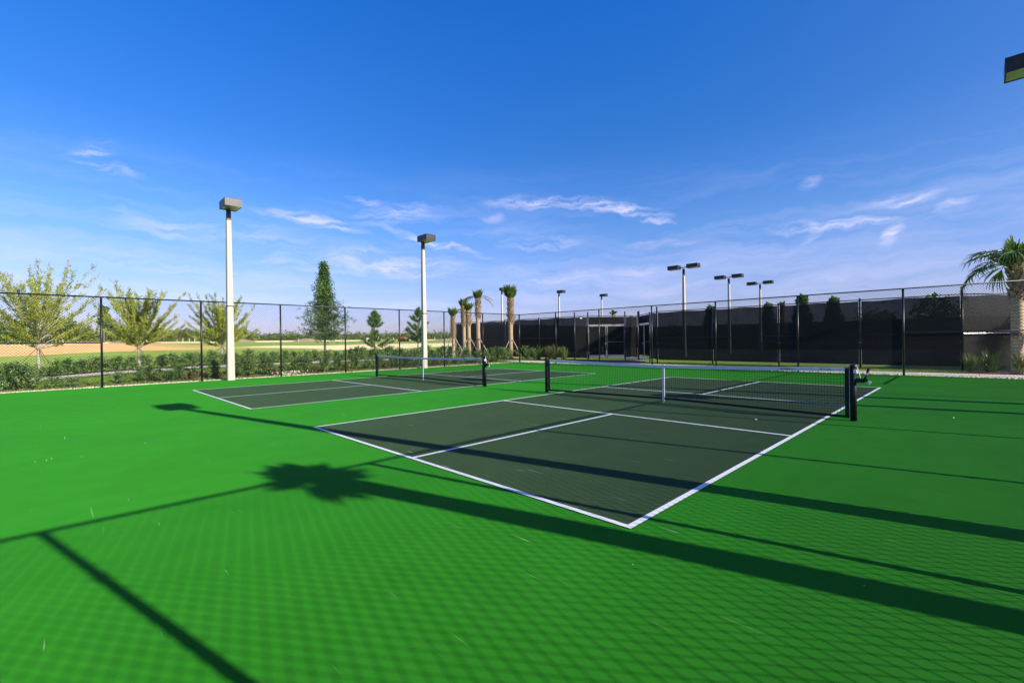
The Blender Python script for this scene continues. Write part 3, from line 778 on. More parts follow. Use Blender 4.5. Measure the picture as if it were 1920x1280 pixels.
# ------------------------------------------------------------------ plants
def curve_pts(p, d, L, n, up=.0, wob=.06):
    p = Vector(p); d = Vector(d).normalized(); out = [p.copy()]
    for i in range(n):
        d = (d + Vector((random.uniform(-wob, wob), random.uniform(-wob, wob), up+random.uniform(-wob, wob)*.5))).normalized()
        p = p + d*(L/n); out.append(p.copy())
    return out
def elm(loc, H, width, label, seed, nlimb=22, leafn=5200, dens=1.):
    random.seed(seed)
    t_ = thing('young_tree', loc, label, 'tree', 'young spreading trees on the grass behind the left fence')
    hb = H*.27; tr = MB(); tr.tube(curve_pts((0, 0, -.1), (0, 0, 1), hb+.5, 4, 0, .02), [.075, .065, .06, .055, .05], 10); tr.build('trunk', M['bark_grey'], t_, smooth_=True)
    br = MB(); LP_ = []; LO = []
    for i in range(nlimb):
        f = i/nlimb; az = i*2.4+random.uniform(-.3, .3)
        tilt = R(72-60*f+random.uniform(-8, 8)); z0 = hb*.85+f*H*.22
        L = (width*.5/math.sin(max(tilt, .5)))*(1.0 if f < .45 else 1.0) if f < .45 else (H-z0)/math.cos(tilt)*random.uniform(.72, 1.02)
        L = min(L*random.uniform(.8, 1.1), H*.78)
        d = (math.sin(tilt)*math.cos(az), math.sin(tilt)*math.sin(az), math.cos(tilt))
        pts = curve_pts((0, 0, z0), d, L, 7, .045, .05)
        br.tube(pts, [.016*(1-k/8)+.0035 for k in range(8)], 5, False)
        for k in range(2, 8):
            for s in range(4):
                q = pts[k-1].lerp(pts[k], random.random()); dd = (pts[k]-pts[k-1]).normalized()
                sd_ = (dd + Vector((random.uniform(-1, 1), random.uniform(-1, 1), random.uniform(-.4, .6)))*.62).normalized()
                tl = random.uniform(.25, .62)*(1.15-.08*k)*H/5
                tp = curve_pts(q, sd_, tl, 3, .02, .12); br.tube(tp, [.007, .005, .0035, .002], 3, False)
                m_ = int(30*dens) if k < 6 else int(14*dens)
                for _ in range(m_):
                    u = random.random(); a_ = tp[0].lerp(tp[-1], u); LP_.append(a_+Vector((random.gauss(0, .028), random.gauss(0, .028), random.gauss(0, .028)))); LO.append(sd_)
            for _ in range(int(4*dens)):
                LP_.append(pts[k-1].lerp(pts[k], random.random())+Vector((random.gauss(0, .03),)*3)); LO.append(Vector(d))
    br.build('branches', M['bark_grey'], t_)
    place('crown', leaf_mesh('crown', np.array([tuple(p) for p in LP_]), .056, M['elm'], .6, np.array([tuple(p) for p in LO])), t_)
    for k in range(3):
        a_ = k*2.1+.4; MB().tube([(0, 0, hb*.95), (1.0*math.cos(a_), 1.0*math.sin(a_), -.05)], .012, 6).build('support_stake', M['bark_brown'], t_)
    random.seed(seed+1)
TX = -24.0
elm((TX, -10.5, zt(TX, -10.5)), 4.95, 5.4, 'largest pale young tree at the far left, spreading bare twiggy limbs over the fence', 11, 38, dens=1.5)
elm((TX, -6.95, zt(TX, -7)), 4.1, 3.9, 'yellow green young tree with staked trunk between the first two fence posts', 12, 40, dens=1.7)
elm((TX, -3.3, zt(TX, -3.3)), 3.8, 3.6, 'pale young tree standing right behind the nearest light pole', 13, 38, dens=1.5)

def oak(loc, H, label):
    random.seed(5)
    t_ = thing('oak_tree', loc, label, 'tree')
    MB().tube(curve_pts((0, 0, -.1), (0, 0, 1), H*.93, 8, 0, .015), [.09, .08, .07, .06, .05, .04, .03, .02, .008], 10).build('trunk', M['bark_brown'], t_, smooth_=True)
    br = MB(); P_ = []; O_ = []
    for i in range(170):
        f = i/170; z = H*(.21+.75*f); az = i*2.4
        wr = float(np.interp(f, [0, .12, .3, .42, .55, .8, 1], [1.4, 2.05, 1.35, .95, .8, .36, .04]))*random.uniform(.65, 1.12)
        tilt = R(82-56*f+random.uniform(-12, 12))
        d = Vector((math.sin(tilt)*math.cos(az), math.sin(tilt)*math.sin(az), math.cos(tilt)))
        pts = curve_pts((0, 0, z), d, wr, 4, .02, .12); br.tube(pts, [.018, .013, .009, .006, .003], 4, False)
        for k in range(1, 5):
            for _ in range(5):
                q = pts[k-1].lerp(pts[k], random.random()); q = q + Vector((random.gauss(0, .18-.1*f), random.gauss(0, .18-.1*f), random.gauss(0, .13)))
                for _ in range(10):
                    P_.append(q+Vector((random.gauss(0, .055), random.gauss(0, .055), random.gauss(0, .05)))); O_.append(d)
    br.build('branches', M['bark_brown'], t_)
    place('crown', leaf_mesh('crown', np.array([tuple(p) for p in P_]), .09, M['oak'], .5, np.array([tuple(p) for p in O_])*.6), t_)
oak((TX, 2.5, zt(TX, 2.5)), 6.3, 'tall cone shaped dark green oak standing alone behind the left fence')

def needles(P_, D_, n, L, name, mat):
    k = len(P_); P_ = np.repeat(np.array(P_), n, 0); D_ = np.repeat(np.array(D_), n, 0)
    d = D_*.9 + rng.normal(size=P_.shape)*.55; d /= np.linalg.norm(d, axis=1, keepdims=True)
    s = (L*rng.uniform(.6, 1.2, len(P_)))[:, None]; w = np.cross(d, rng.normal(size=P_.shape)); w /= np.linalg.norm(w, axis=1, keepdims=True)
    b0 = P_ + rng.normal(size=P_.shape)*.02
    V = np.stack([b0-w*.007, b0+w*.007, b0+d*s], 1).reshape(-1, 3); i = np.arange(len(P_))*3
    return array_mesh(name, V, np.stack([i, i+1, i+2], 1), mat)
def pine(loc, H, tiers, label, seed):
    random.seed(seed); t_ = thing('young_pine', loc, label, 'tree', 'young pines behind the left fence')
    MB().tube(curve_pts((0, 0, -.1), (0, 0, 1), H*.95, 6, 0, .02), [.05, .045, .04, .032, .025, .016, .008], 8).build('trunk', M['bark_brown'], t_, smooth_=True)
    br = MB(); P_ = []; D_ = []
    for z, n, L, tilt in tiers:
        for i in range(n):
            az = i*6.283/n+random.uniform(-.3, .3); tl = R(tilt+random.uniform(-14, 14))
            d = Vector((math.sin(tl)*math.cos(az), math.sin(tl)*math.sin(az), math.cos(tl)))
            pts = curve_pts((0, 0, z*H+random.uniform(-.06, .06)), d, L*random.uniform(.7, 1.15), 5, .10, .06); br.tube(pts, [.012, .010, .008, .006, .005, .003], 4, False)
            for k in range(2, 6):
                for _ in range(3):
                    q = pts[k-1].lerp(pts[k], random.random()); P_.append(tuple(q)); D_.append(tuple((pts[k]-pts[k-1]).normalized()*.8+Vector((0, 0, .35))))
    br.build('branches', M['bark_brown'], t_)
    place('crown', needles(P_, D_, 26, .27, 'crown', M['pine']), t_)
pine((TX, 6.05, zt(TX, 6.05)), 3.05, [(.24, 7, 1.35, 76), (.36, 5, .7, 60), (.52, 5, .38, 45), (.68, 6, .62, 62), (.76, 7, .62, 48), (.84, 6, .5, 32), (.92, 4, .35, 14)], 'small pine with round tufted top, left of the pole behind the farther net', 21)
pine((TX, 9.6, zt(TX, 9.6)), 3.55, [(.3, 7, 1.1, 72), (.42, 8, 1.15, 64), (.52, 7, .9, 58), (.72, 7, .72, 58), (.82, 6, .5, 35), (.9, 4, .36, 14)], 'taller layered pine half hidden by the pole behind the farther net', 22)

# fan frond: petiole, then narrow folded leaflets around the costa
def frond_mesh(L, R_, nl, mat, droop=.0, fold=.5, name='frond', fan=118):
    mb = MB(); pts = [(0, 0, 0)]; d = Vector((0, 0, 1)); p = Vector((0, 0, 0)); n = 8; P_ = [p.copy()]; D_ = [d.copy()]
    for i in range(n):
        d = (d + Vector((droop*(i+1)*.11, 0, -droop*.02*i))).normalized(); p = p + d*(L/n); P_.append(p.copy()); D_.append(d.copy())
    mb.tube(P_, [.018-.0014*i for i in range(n+1)], 4, False)
    side = Vector((0, 1, 0))
    for i in range(nl):
        u = i/(nl-1)*2-1                       # -1..1 across the fan
        k = min(n, int(n*.55 + (1-abs(u))*n*.45)); o = P_[k]; dd = D_[k]; nrm = side.cross(dd)
        a = u*R(fan)
        ld = (dd*math.cos(a) + side*math.sin(a)*(1 if u else 0) + nrm*fold*.35*math.cos(a*1.2)).normalized()
        ll = R_*(1-.28*abs(u))*random.uniform(.85, 1.1); w = nrm*.5+side.cross(ld).normalized()*.2; w = ld.cross(nrm).normalized()
        w1 = .018
        q0 = o; q1 = o+ld*ll*.45; q2 = o+ld*ll*.78+Vector((droop*.08, 0, -.06*R_*(1+droop))); q3 = o+ld*ll+Vector((droop*.18, 0, -.22*R_*(1+droop*1.2)))
        mb.add([q0, q1-w*w1-nrm*.006, q1+nrm*.008, q1+w*w1-nrm*.006, q2-w*w1*.7, q2+nrm*.006, q2+w*w1*.7, q3],
               [(0, 1, 2), (0, 2, 3), (1, 4, 5, 2), (2, 5, 6, 3), (4, 7, 5), (5, 7, 6)])
    return mb.mesh(name, mat)
random.seed(3)
FR_UP = [frond_mesh(.38, .95, 24, M['palm'], .05, .3, fan=27) for _ in range(3)]
FR_MID = [frond_mesh(.95, .75, 28, M['palm'], .5, .5, fan=80) for _ in range(2)]
FR_DRY = [frond_mesh(1.15, .6, 20, M['palm_dry'], 1.0, .5, fan=70)]
def boots_mesh(z0, z1, r0, r1, n, s, seed):
    random.seed(seed); mb = MB()
    for i in range(n):
        f = i/n; z = z0+(z1-z0)*f; az = i*2.3999; r = r0+(r1-r0)*f
        o = Vector((math.cos(az), math.sin(az), 0)); tn = Vector((-o.y, o.x, 0)); up = (o*random.uniform(.45, .8)+Vector((0, 0, 1))).normalized(); h = s*random.uniform(.6, 1.15)
        b_ = o*(r-.02)+Vector((0, 0, z)); w = s*.34; th = o*.03
        v = [b_-tn*w, b_+tn*w, b_+tn*w+th, b_-tn*w+th]; tp = b_+up*h; v += [tp-tn*w*.45, tp+tn*w*.45, tp+tn*w*.4+th*.7, tp-tn*w*.4+th*.7]
        mb.add(v, [(0, 1, 5, 4), (1, 2, 6, 5), (2, 3, 7, 6), (3, 0, 4, 7), (4, 5, 6, 7), (0, 3, 2, 1)])
    return mb.mesh('boots', M['boot'])
def palm(loc, H, r, label, seed, boot0=.55, up=10, upang=(4, 22), mid=0, dry=0, fs=1., braces=3, brace_az=.5, group='cabbage palms planted round the courts', midang=(50, 85), midaz=None, lean=0, boot_s=.2, rz=0.):
    random.seed(seed); t_ = thing('palm_tree', loc, label, 'palm', group, rz)
    n = 14; pts = []; rad = []
    for i in range(n+1):
        f = i/n; pts.append((lean*f*f, math.sin(f*3+seed)*.03, -.08+(H+.08)*f)); rad.append(r*(1.12-.12*min(1, f*4))*(1+.04*math.sin(i*2.1+seed)) if f < boot0 else r*(1.05))
    MB().tube(pts, rad, 14).build('trunk', M['palmbark'], t_, smooth_=True)
    nb = max(16, int((H*(1-boot0))/.2*9))
    place('boots', boots_mesh(H*boot0, H-.05, r*1.0, r*.95, nb, boot_s*1.25, seed), t_, (lean*.7, 0, 0))
    top = Vector((lean, 0, H-.08))
    for i in range(up):
        az = i*2.4+random.random()*.4; tl = R(random.uniform(*upang)*(1 if i > 1 else .3))
        o = place('frond', FR_UP[i % 3], t_, top-Vector((0, 0, .26*fs))); o.rotation_euler = (0, tl, az); o.scale = (fs*random.uniform(.85, 1.1),)*3
    for i in range(mid):
        az = (midaz[i] if midaz else i*6.283/max(mid, 1)+random.random()*.6)
        o = place('frond', FR_MID[i % 2], t_, top-Vector((0, 0, .1))); o.rotation_euler = (0, R(random.uniform(*midang)), az); o.scale = (fs*random.uniform(.9, 1.15),)*3
    for i in range(dry):
        o = place('dry_frond', FR_DRY[0], t_, top-Vector((0, 0, .1)), label='drooping straw coloured frond'); o.rotation_euler = (0, R(random.uniform(15, 40)), i*3.14159+R(35)+random.uniform(-.3, .3)); o.scale = (fs*random.uniform(.85, 1.05),)*3
    for k in range(braces):
        a_ = brace_az+k*6.283/braces; h = 1.45
        d = Vector((math.cos(a_), math.sin(a_), 0)); q = Vector((0, 0, h))+d*r; e = d*(r+.85)
        ax = (e-q); ln_ = ax.length; rot = ax.to_track_quat('Z', 'Y').to_matrix()
        MB().bbox(q+ax/2, (.075, .04, ln_), .004, rot=rot).build('brace', M['wood'], t_)
    if braces: MB().tube([(0, 0, 1.38), (0, 0, 1.50)], r*1.13, 14).build('brace_collar', M['bark_brown'], t_)
PG = 'cabbage palms planted round the courts'
palm((-20.2, 9.95, zt(-20.2, 9.95)), 2.95, .12, 'shortest palm of the left clump, set apart on the left', 31, .45, 20, (3, 26), fs=.85, boot_s=.17)
palm((-22.2, 12.55, 0.18), 3.95, .14, 'slim palm of the left clump, standing behind the front pair', 32, .6, 16, (3, 22), dry=1, fs=.9, braces=0, boot_s=.2)
palm((-20.0, 11.2, .15), 3.45, .14, 'left palm of the front pair in the clump, with white braces', 33, .68, 12, (3, 24), dry=2, fs=.85, boot_s=.2)
palm((-19.6, 11.75, .12), 4.35, .145, 'tallest palm of the left clump, with straw coloured drooping fronds', 34, .66, 14, (2, 22), dry=4, fs=.95, brace_az=1.3, boot_s=.2)
palm((-19.0, 14.45, 0), 4.55, .165, 'thick booted palm by the far left fence corner, fronds tied upright', 35, .58, 34, (2, 21), fs=1.3, brace_az=.3, boot_s=.26)
palm((-34, 30, .1), 3.9, .15, 'small far palm crown showing over the screened fence', 36, .5, 10, (3, 26), fs=.8, braces=0, boot_s=.13)
palm((5.9, 14.85, 0), 4.0, .165, 'large leafy palm at the right edge, in front of the sunlit screen', 37, .66, 12, (6, 40), mid=9, fs=1.18, brace_az=-.3, braces=1, midang=(18, 74), midaz=[3.9, 3.3, .6, 5.4, 1.9, 3.6, 2.7, 4.6, .1], boot_s=.2)
palm((10.4, 18.0, 0), 3.7, .17, 'palm out to the right of the frame casting its shadow on the sunlit screen', 61, .6, 10, (3, 24), mid=3, fs=.8, braces=2, boot_s=.14)
palm((9.2, 18.75, 0), 4.1, .2, 'second palm right of the frame, shading the screen beside the big palm', 62, .5, 12, (3, 30), mid=5, fs=1.0, braces=0, boot_s=.2)
palm((8.05, -5.57, 0), 4.22, .15, 'palm standing outside the right fence nearest the camera', 38, .9, 60, (15, 100), fs=.5, braces=0, boot_s=.09, lean=.4, rz=-math.pi/2)
palm((8.0, 3.4, 0), 4.2, .13, 'palm standing outside the right fence level with the near net', 39, .9, 60, (15, 100), fs=.5, braces=0, boot_s=.09)

# shrubs
def shrub_mesh(name, h, w, n, mat, seed, ls=.06):
    r_ = np.random.default_rng(seed); ns = 16
    st = r_.normal(size=(ns, 2))*w*.42; hh = h*r_.uniform(.6, 1.05, ns)
    k = r_.integers(0, ns, n); u = r_.uniform(.12, 1, n)**.75
    P_ = np.stack([st[k, 0]*(.35+.65*u)+r_.normal(size=n)*.055, st[k, 1]*(.35+.65*u)+r_.normal(size=n)*.055, hh[k]*u], 1)
    return leaf_mesh(name, P_, ls, mat, .5), [(st[i], hh[i]) for i in range(ns)]
def shrub_kind(h, w, n, mat, seed, ls=.09):
    me_, stems = shrub_mesh('foliage', h, w, n, mat, seed, ls)
    mb = MB()
    for s_, hh in stems[:9]: mb.tube([(s_[0]*.15, s_[1]*.15, -.03), (s_[0]*.6, s_[1]*.6, hh*.55), (s_[0], s_[1], hh*.97)], [.008, .006, .003], 4, False)
    return me_, mb.mesh('stems', M['bark_brown'])
SK = [shrub_kind(.92, .62, 1150, M['shrub'], 1), shrub_kind(.85, .75, 1300, M['shrub'], 2), shrub_kind(.7, .6, 700, M['shrub'], 3), shrub_kind(.5, .55, 420, M['shrub_dry'], 4), shrub_kind(.75, .9, 1500, M['shrub'], 5)]
def shrub(k, x, y, s, label, group, rz=None):
    t_ = thing('shrub', (x, y, zt(x, y)), label, 'shrub', group, rz if rz is not None else random.uniform(0, 6.28)); t_.scale = (s,)*3
    place('foliage', SK[k][0], t_); place('stems', SK[k][1], t_)
random.seed(42)
GF = 'shrubs planted just behind the left fence'; GB = 'hedge row behind the left path'
ORD = ['first', 'second', 'third', 'fourth', 'fifth', 'sixth', 'seventh', 'eighth', 'ninth', 'tenth', 'eleventh', 'twelfth', 'thirteenth', 'fourteenth', 'fifteenth', 'sixteenth', 'seventeenth', 'eighteenth', 'nineteenth', 'twentieth']
FC, BC = {}, {}
def bay_of(x, y, cnt):
    cx, cy = 4.886, -9.852; yy = cy+(y-cy)*(XL-cx)/(x-cx)            # where the line of sight crosses the left fence
    b_ = int(np.searchsorted([q+YN for q in LP], yy))-1; b_ = max(-1, min(b_, 8)); cnt[b_] = cnt.get(b_, 0)+1
    return (ORD[b_] if b_ >= 0 else 'unseen'), ORD[min(cnt[b_]-1, 19)]
front = [(0, -11.0, 1.12), (1, -10.75, 1.0), (2, -10.0, .8), (2, -9.5, .75), (2, -8.2, .9), (1, -7.45, .82), (3, -7.1, .9), (4, -6.75, .8), (1, -6.3, .85), (3, -5.95, .9),
         (0, -5.15, 1.0), (3, -4.95, .9), (0, -4.1, 1.05), (1, -3.75, 1.0), (0, -3.05, 1.05), (3, -2.75, .9), (2, -2.3, 1.1), (1, -1.75, .95), (0, -1.3, .98), (3, -1.0, 1.), (0, -.4, 1.0), (0, .35, .95), (3, .75, .9),
         (0, 1.3, 1.0), (2, 1.9, 1.0), (1, 2.6, .9), (3, 3.0, .9), (0, 3.7, 1.0), (1, 4.3, .95), (2, 5.0, 1.1), (0, 5.7, 1.0), (3, 6.0, .8), (1, 6.5, 1.0), (0, 7.3, 1.05), (2, 8.0, 1.1), (0, 8.7, 1.1), (1, 9.4, 1.), (0, 10.1, 1.1), (2, 10.8, 1.1), (0, 11.4, 1.1), (0, -12.4, 1.0), (1, -13.4, 1.0)]
for i, (k, y, s) in enumerate(front):
    if y < -12: lab = ('first', 'second')[i-len(front)+2]+' leafy shrub behind the left fence just outside the photo'
    else:
        bay, num = bay_of(-17.35, y, FC); kind_ = {0: 'tall upright dark green', 1: 'broad dark green', 2: 'small sparse green', 3: 'dry yellowish twiggy', 4: 'wide low green'}[k]
        lab = '%s shrub, %s from the left in the %s fence bay' % (kind_, num, bay)
    s *= .78 if k in (2, 3) else .92
    shrub(k, -17.35+random.uniform(-.12, .15), y, s, lab, GF)
y = -15.5
while y < 12.5:
    shrub(random.choice((0, 1, 4, 1)), -22.1+random.uniform(-.15, .15), y, random.uniform(.72, .9)*(1.0 if y < 3 else 1.15), 'hedge shrub beyond the path, %s from the left through the %s fence bay' % bay_of(-22.1, y, BC)[::-1], GB); y += random.uniform(.5, .66)
# plants near the far corner
for ci, (x, y, s) in enumerate(((-18.2, 13.0, 1.1), (-18.9, 13.3, 1.0), (-17.6, 14.7, 1.25), (-20.6, 14.8, 1.2), (-21.6, 14.9, 1.1), (-17.0, 14.9, 1.0))):
    shrub(1, x, y, s, ('leafy shrub in front of the corner palm foot', 'leafy shrub left of the corner palm foot', 'bushy shrub just right of the corner palm', 'shrub left behind the corner palm', 'leftmost shrub against the screens by the corner palm', 'shrub between the corner palm and the first grassy clump')[ci], 'shrubs by the far left corner')
def clump_mesh(n, L, w, mat, seed, fanlike=False):
    random.seed(seed); mb = MB()
    for i in range(n):
        az = random.uniform(0, 6.283); tl = R(abs(random.gauss(0, 26 if not fanlike else 40))); l_ = L*random.uniform(.5, 1.1); d = Vector((math.sin(tl)*math.cos(az), math.sin(tl)*math.sin(az), math.cos(tl)))
        p0 = Vector((random.gauss(0, .06), random.gauss(0, .06), 0)); out = Vector((math.cos(az), math.sin(az), 0)); sd_ = Vector((-out.y, out.x, 0))*w
        p1 = p0+d*l_*.5; p2 = p0+d*l_*.82+out*l_*.06; p3 = p0+d*l_+out*l_*.16-Vector((0, 0, l_*.08))
        mb.add([p0-sd_*.6, p0+sd_*.6, p1-sd_, p1+sd_, p2-sd_*.7, p2+sd_*.7, p3], [(0, 1, 3, 2), (2, 3, 5, 4), (4, 5, 6)])
    return mb.mesh('blades', mat)
CK = [clump_mesh(110, 1.05, .013, M['ogra'], 1), clump_mesh(130, .95, .013, M['ogra'], 2), clump_mesh(120, .85, .016, M['palmetto'], 3, True)]
GG = 'grassy clumps in the mulch before the screens'
for nm, k, x, y, s, lab in (('grass_clump', 0, -17.1, 15.35, 1.15, 'narrow grassy clump with one tall stalk, first right of the corner palm'), ('grass_clump', 1, -16.1, 15.3, 1.1, 'wide pale grassy clump, left half of the middle pair'),
                            ('grass_clump', 0, -15.6, 15.3, 1.2, 'wide pale grassy clump, right half of the middle pair'), ('grass_clump', 1, -14.85, 15.4, 1.1, 'grassy clump nearest the entry gates'),
                            ('grass_clump', 1, 4.75, 15.5, .8, 'small grassy clump against the post left of the big palm'), ('palmetto', 2, 5.25, 15.75, 1.15, 'dark green palmetto fanning out left of the big palm'), ('grass_clump', 1, 5.95, 14.75, .85, 'bright grassy clump at the foot of the big palm'), ('palmetto', 2, 6.9, 16.6, 1.1, 'dark palmetto beyond the big palm')):
    t_ = thing(nm, (x, y, .03), lab, 'plant', GG); place('blades', CK[k], t_, scale=s)
    if k == 0: MB().tube([(0, 0, 0), (.03, .02, .7), (.1, .05, 1.15)], [.006, .005, .002], 4).build('stalk', M['wood'], t_)
# pale stones and a stick by the third post
V1, F1 = pebbles(np.stack([rng.normal(-17.0, .16, 90), rng.normal(-2.1, .3, 90), rng.uniform(0, .16, 90)], 1), .04)
place('stone_heap', array_mesh('stone_heap', V1, F1, M['pebble']), label='heap of pale stones behind the fence post right of the nearest pole', cat='stones', kind='stuff')
mb = MB(); random.seed(2)
for i in range(9): mb.tube(curve_pts((0, 0, 0), (random.uniform(-1, 1), random.uniform(-1, 1), 1.2), .8, 4, .02, .2), [.014, .010, .007, .004, .002], 4, False)
mb.build('bare_shrub', M['bark_brown'], None, (TX, .6, zt(TX, .6)+.1), label='leafless dark shrub left of the cone shaped oak', cat='shrub')

# ------------------------------------------------------------------ far field
def far_tree_mesh(h, w, n, mat, seed, conic=0.):
    r_ = np.random.default_rng(seed); nb = 16; C = []
    for i in range(nb):
        f = r_.uniform(.25, .95); wr = w*.5*(math.sin(math.pi*min(1, f*.9+.05)) if not conic else (1.05-f))*r_.uniform(.2, .8); a = r_.uniform(0, 6.28)
        C.append((wr*math.cos(a), wr*math.sin(a), h*f, w*r_.uniform(.13, .24)*(1 if not conic else (1.3-f))))
    C = np.array(C); k = r_.integers(0, nb, n); d = r_.normal(size=(n, 3)); d /= np.linalg.norm(d, axis=1, keepdims=True)
    P_ = C[k, :3] + d*C[k, 3:4]*r_.uniform(.55, 1.15, (n, 1))
    P_[:, 2] = np.maximum(P_[:, 2], .1)
    return leaf_mesh('crown', P_, h*.075, mat, .7, d*.6)
def trunk_mesh(h, r): return MB().tube([(0, 0, -.2), (0, 0, h*.55)], [r, r*.5], 7).mesh('trunk', M['bark_brown'])
FK = [(far_tree_mesh(6.5, 8, 1500, M['farleaf'], 1), trunk_mesh(6, .2)), (far_tree_mesh(6.5, 7, 1500, M['farleaf2'], 2), trunk_mesh(6, .18)), (far_tree_mesh(6.0, 9, 1600, M['farleaf'], 3), trunk_mesh(5, .2)),
      (far_tree_mesh(8, 4, 1300, M['oak'], 4, 1.), trunk_mesh(8, .18))]
def ftree(k, x, y, s, lab, group='trees beyond the field', rz=0., z=None):
    t_ = thing('broadleaf_tree' if k < 3 else 'dark_tree', (x, y, zt(x, y) if z is None else z), lab, 'tree', group, rz); t_.scale = (s,)*3
    place('crown', FK[k][0], t_); place('trunk', FK[k][1], t_)
random.seed(9)
def fieldpos(px, dist):
    """a spot in the field in direction of column px of the picture, dist metres from the camera"""
    d = fw + rr*((px-931.66)/859.85); d.z = 0; d.normalize(); return cam.matrix_world.translation.x+d.x*dist, cam.matrix_world.translation.y+d.y*dist
for px, dist, k, s, lab in ((-20, 190, 0, 1.1, 'dense green tree at the far left end of the field'), (15, 185, 2, 1.1, 'dense green tree behind the trunk of the largest young tree, left side'), (45, 192, 0, .95, 'broad tree behind the largest young tree'),
                            (80, 195, 2, .8, 'low green tree right of the largest young tree trunk'), (118, 188, 1, 1.15, 'yellowish round tree before the first fence post'), (140, 184, 0, .9, 'green tree left of the first fence post'), (160, 190, 1, .8, 'low yellowish tree beside the first fence post'),
                            (195, 190, 3, 1.45, 'dark taller tree right behind the first fence post'), (212, 196, 0, .9, 'green tree right of the first fence post'), (235, 200, 1, .85, 'yellow green tree behind the second young tree, left'), (268, 205, 0, .85, 'green tree behind the second young tree'),
                            (300, 205, 1, .75, 'low yellow green tree right of the second young tree')):
    x, y = fieldpos(px, dist); ftree(k, x, y, s, lab)
for px in range(322, 470, 17):
    nb_ = (px-322)//17
    x, y = fieldpos(px, 225+random.uniform(-10, 10)); ftree(random.choice((0, 2, 1, 0)), x, y, random.uniform(.62, .8), ORD[nb_]+' low green tree from the left in the belt behind the nearest light pole', 'tree belt behind the nearest light pole', rz=random.random()*6)
# the far wood reads as one mass
P_ = []; O_ = []
for i in range(1500):
    px = random.uniform(430, 1000); dist = random.uniform(300, 420); x, y = fieldpos(px, dist); h = random.uniform(2.5, 6.0)*(1.35 if random.random() < .12 else 1)*dist/330
    n = 26; zz = zt(x, y)-1.0
    c = rng.normal(size=(n, 3)); u = rng.uniform(0, 1, n); wd = 1.6+random.random()*2
    c[:, 0] = x+c[:, 0]*wd*(1.15-u); c[:, 1] = y+c[:, 1]*wd*(1.15-u); c[:, 2] = zz+h*u
    P_.append(c)
P_ = np.concatenate(P_)
place('far_wood', leaf_mesh('far_wood', P_, .95, M['farleaf'], .8), label='low dark line of woodland along the horizon beyond the field', cat='woodland', kind='stuff')
P_ = []
for i in range(900):
    px = random.uniform(-160, 480); dist = random.uniform(250, 330); x, y = fieldpos(px, dist); h = random.uniform(3, 6.5); n = 28; c = rng.normal(size=(n, 3)); u = rng.uniform(0, 1, n)
    c[:, 0] = x+c[:, 0]*2.6*(1.15-u); c[:, 1] = y+c[:, 1]*2.6*(1.15-u); c[:, 2] = zt(x, y)-1+h*u; P_.append(c)
place('scrub', leaf_mesh('scrub', np.concatenate(P_), .95, M['farleaf2'], .8), label='low scrub behind the trees left of the nearest light pole', cat='scrub', kind='stuff')
# trees behind the tennis courts
for px, dist, k, s, lab in ((1332, 78, 3, .80, 'thin dark tree above the screens, left of the middle lamp pair'), (1440, 80, 3, .82, 'narrow dark tree below the farthest lamp pair'), (1504, 72, 3, .86, 'tall dark conical tree above the screens'), (1563, 72, 3, .80, 'second dark conical tree above the screens'),
                            (1640, 78, 2, .72, 'wide rounded tree dimly seen through the right screens'), (1672, 84, 0, .66, 'rounded tree dimly seen right of the widest one'), (1770, 76, 0, .85, 'rounded dark tree seen through the last screen bay'), (1020, 92, 2, .72, 'rounded tree dimly seen through the left screens'), (1270, 95, 2, .6, 'low rounded tree dimly seen behind the nearest paired lamp pole'), (1045, 88, 3, .7, 'dark tree dimly seen left of the gates')):
    x, y = fieldpos(px, dist); ftree(k, x, y, s, lab, 'trees behind the tennis courts', z=0)
x, y = fieldpos(1467, 66); palm((x, y, 0), 5.3, .2, 'far palm crown just above the screens below the farthest lamp pair', 51, .5, 12, (5, 50), fs=.9, braces=0)
x, y = fieldpos(1151, 66); palm((x, y, 0), 5.0, .2, 'far palm crown above the gate transom', 52, .5, 12, (5, 50), fs=.9, braces=0)
P_ = []
for i in range(700):
    px = random.uniform(980, 2100); dist = random.uniform(130, 170); x, y = fieldpos(px, dist); h = random.uniform(1.5, 4.2); n = 26; c = rng.normal(size=(n, 3)); u = rng.uniform(0, 1, n)
    c[:, 0] = x+c[:, 0]*1.8*(1.15-u); c[:, 1] = y+c[:, 1]*1.8*(1.15-u); c[:, 2] = h*u; P_.append(c)
place('woodland', leaf_mesh('woodland', np.concatenate(P_), .6, M['farleaf'], .8), label='low woodland dimly visible through the tennis screens', cat='woodland', kind='stuff')
# soil mounds, survey stakes, machines
def mound(px, dist, w, h, lab):
    x, y = fieldpos(px, dist); n = 20; v = []; f = []
    for i in range(n+1):
        for j in range(n+1):
            a = (i/n-.5)*2; b_ = (j/n-.5)*2; r_ = a*a+b_*b_; v.append((a*w/2, b_*w/2, h*max(0, 1-r_)**1.3*(1+random.uniform(-.18, .18))-.25))
    for i in range(n):
        for j in range(n): q = i*(n+1)+j; f.append((q, q+n+1, q+n+2, q+1))
    MB().add(v, f).build('soil_mound', M['soil'], None, (x, y, zt(x, y)), True, label=lab, cat='mound', group='soil mounds on the building site')
for px, dist, w, h, lab in ((448, 185, 13, 1.3, 'pale soil mound just right of the nearest light pole'), (250, 180, 15, 1.2, 'grey brown soil mound behind the second young tree'), (575, 190, 12, 1.4, 'orange soil mound before the wood, left of the oak'), (683, 175, 5, .9, 'small reddish soil heap left of the white truck'), (840, 190, 18, 1.0, 'long sandy mound right of the second pole'), (730, 200, 20, .9, 'long low sandy mound behind the white truck')):
    mound(px, dist, w, h, lab)
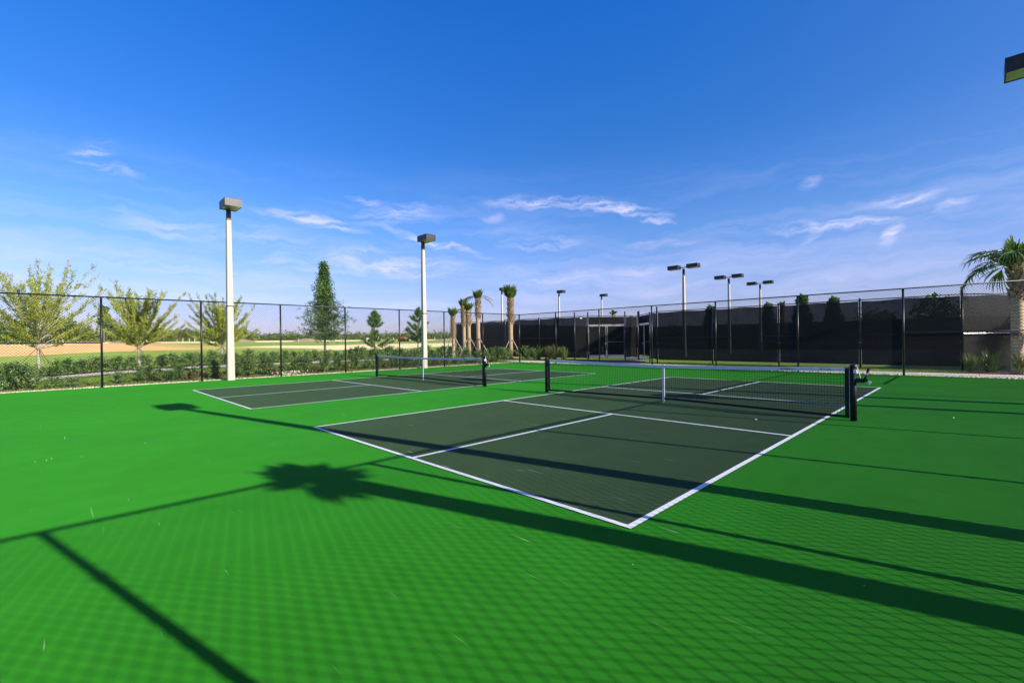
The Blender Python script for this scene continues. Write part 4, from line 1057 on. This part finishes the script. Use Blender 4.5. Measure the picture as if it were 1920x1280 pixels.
for i, (px, h) in enumerate(((105, 1.6), (112, 1.6), (118, 1.5), (246, 1.5), (275, 1.2), (332, 1.3), (343, 1.6), (355, 1.6), (365, 2.1), (400, 1.3), (560, 1.4), (601, 2.4), (609, 3.0), (625, 1.3), (640, 1.3), (728, 1.5), (738, 1.6), (815, 1.5), (845, 1.4))):
    x, y = fieldpos(px, 168+(i*7 % 12)); MB().bbox((0, 0, h/2-.1), (.16, .16, h), .02).build('survey_stake', M['stakew'], None, (x, y, zt(x, y)), label=ORD[i]+' thin pale wooden stake from the left in the far field', cat='stake', group='survey stakes in the far field')
x, y = fieldpos(701, 165); tk = thing('parked_truck', (x, y, zt(x, y)), 'tiny white truck parked far off behind the round topped pine', 'truck', None, R(40))
mb = MB(); mb.bbox((0, 0, .95), (4.9, 1.9, .55), .08); mb.bbox((-1.7, 0, 1.25), (1.5, 1.85, .25), .05); mb.build('body', M['truck'], tk)
cb = MB().bbox((.5, 0, 1.6), (1.9, 1.7, .78), .15).build('cab', M['truck'], tk); MB().bbox((.5, 0, 1.66), (1.6, 1.73, .42), .04).build('window', M['truckglass'], cb)
for sx_ in (-1.5, 1.5):
    for sy_ in (-.85, .85): MB().tube([(sx_, sy_-.12, .4), (sx_, sy_+.12, .4)], .4, 14).build('wheel', M['rubber'], tk)
x, y = fieldpos(757, 160); ex = thing('excavator', (x, y, zt(x, y)), 'tiny dark excavator far off left of the second pole', 'excavator', None, R(30))
for s in (-.9, .9): MB().bbox((0, s, .4), (3.2, .5, .8), .15).build('track', M['digger_dark'], ex)
MB().bbox((-.3, 0, 1.35), (2.6, 2.1, .9), .1).build('body', M['digger'], ex)
cb = MB().bbox((.7, .5, 2.2), (1.1, .9, 1.1), .08).build('cab', M['digger_dark'], ex)
MB().tube([(.8, -.3, 1.6), (2.4, -.3, 3.4), (4.0, -.3, 2.9)], [.22, .2, .16], 6).build('boom', M['digger'], ex)
MB().tube([(4.0, -.3, 3.0), (4.4, -.3, 1.3)], [.15, .12], 6).build('arm', M['digger'], ex); MB().bbox((4.3, -.3, .9), (.7, .8, .7), .1, rot=Matrix.Rotation(.4, 3, 'Y')).build('bucket', M['digger_dark'], ex)

scene.render.engine = 'CYCLES'
scene.cycles.transparent_max_bounces = 24
scene.cycles.max_bounces = 6
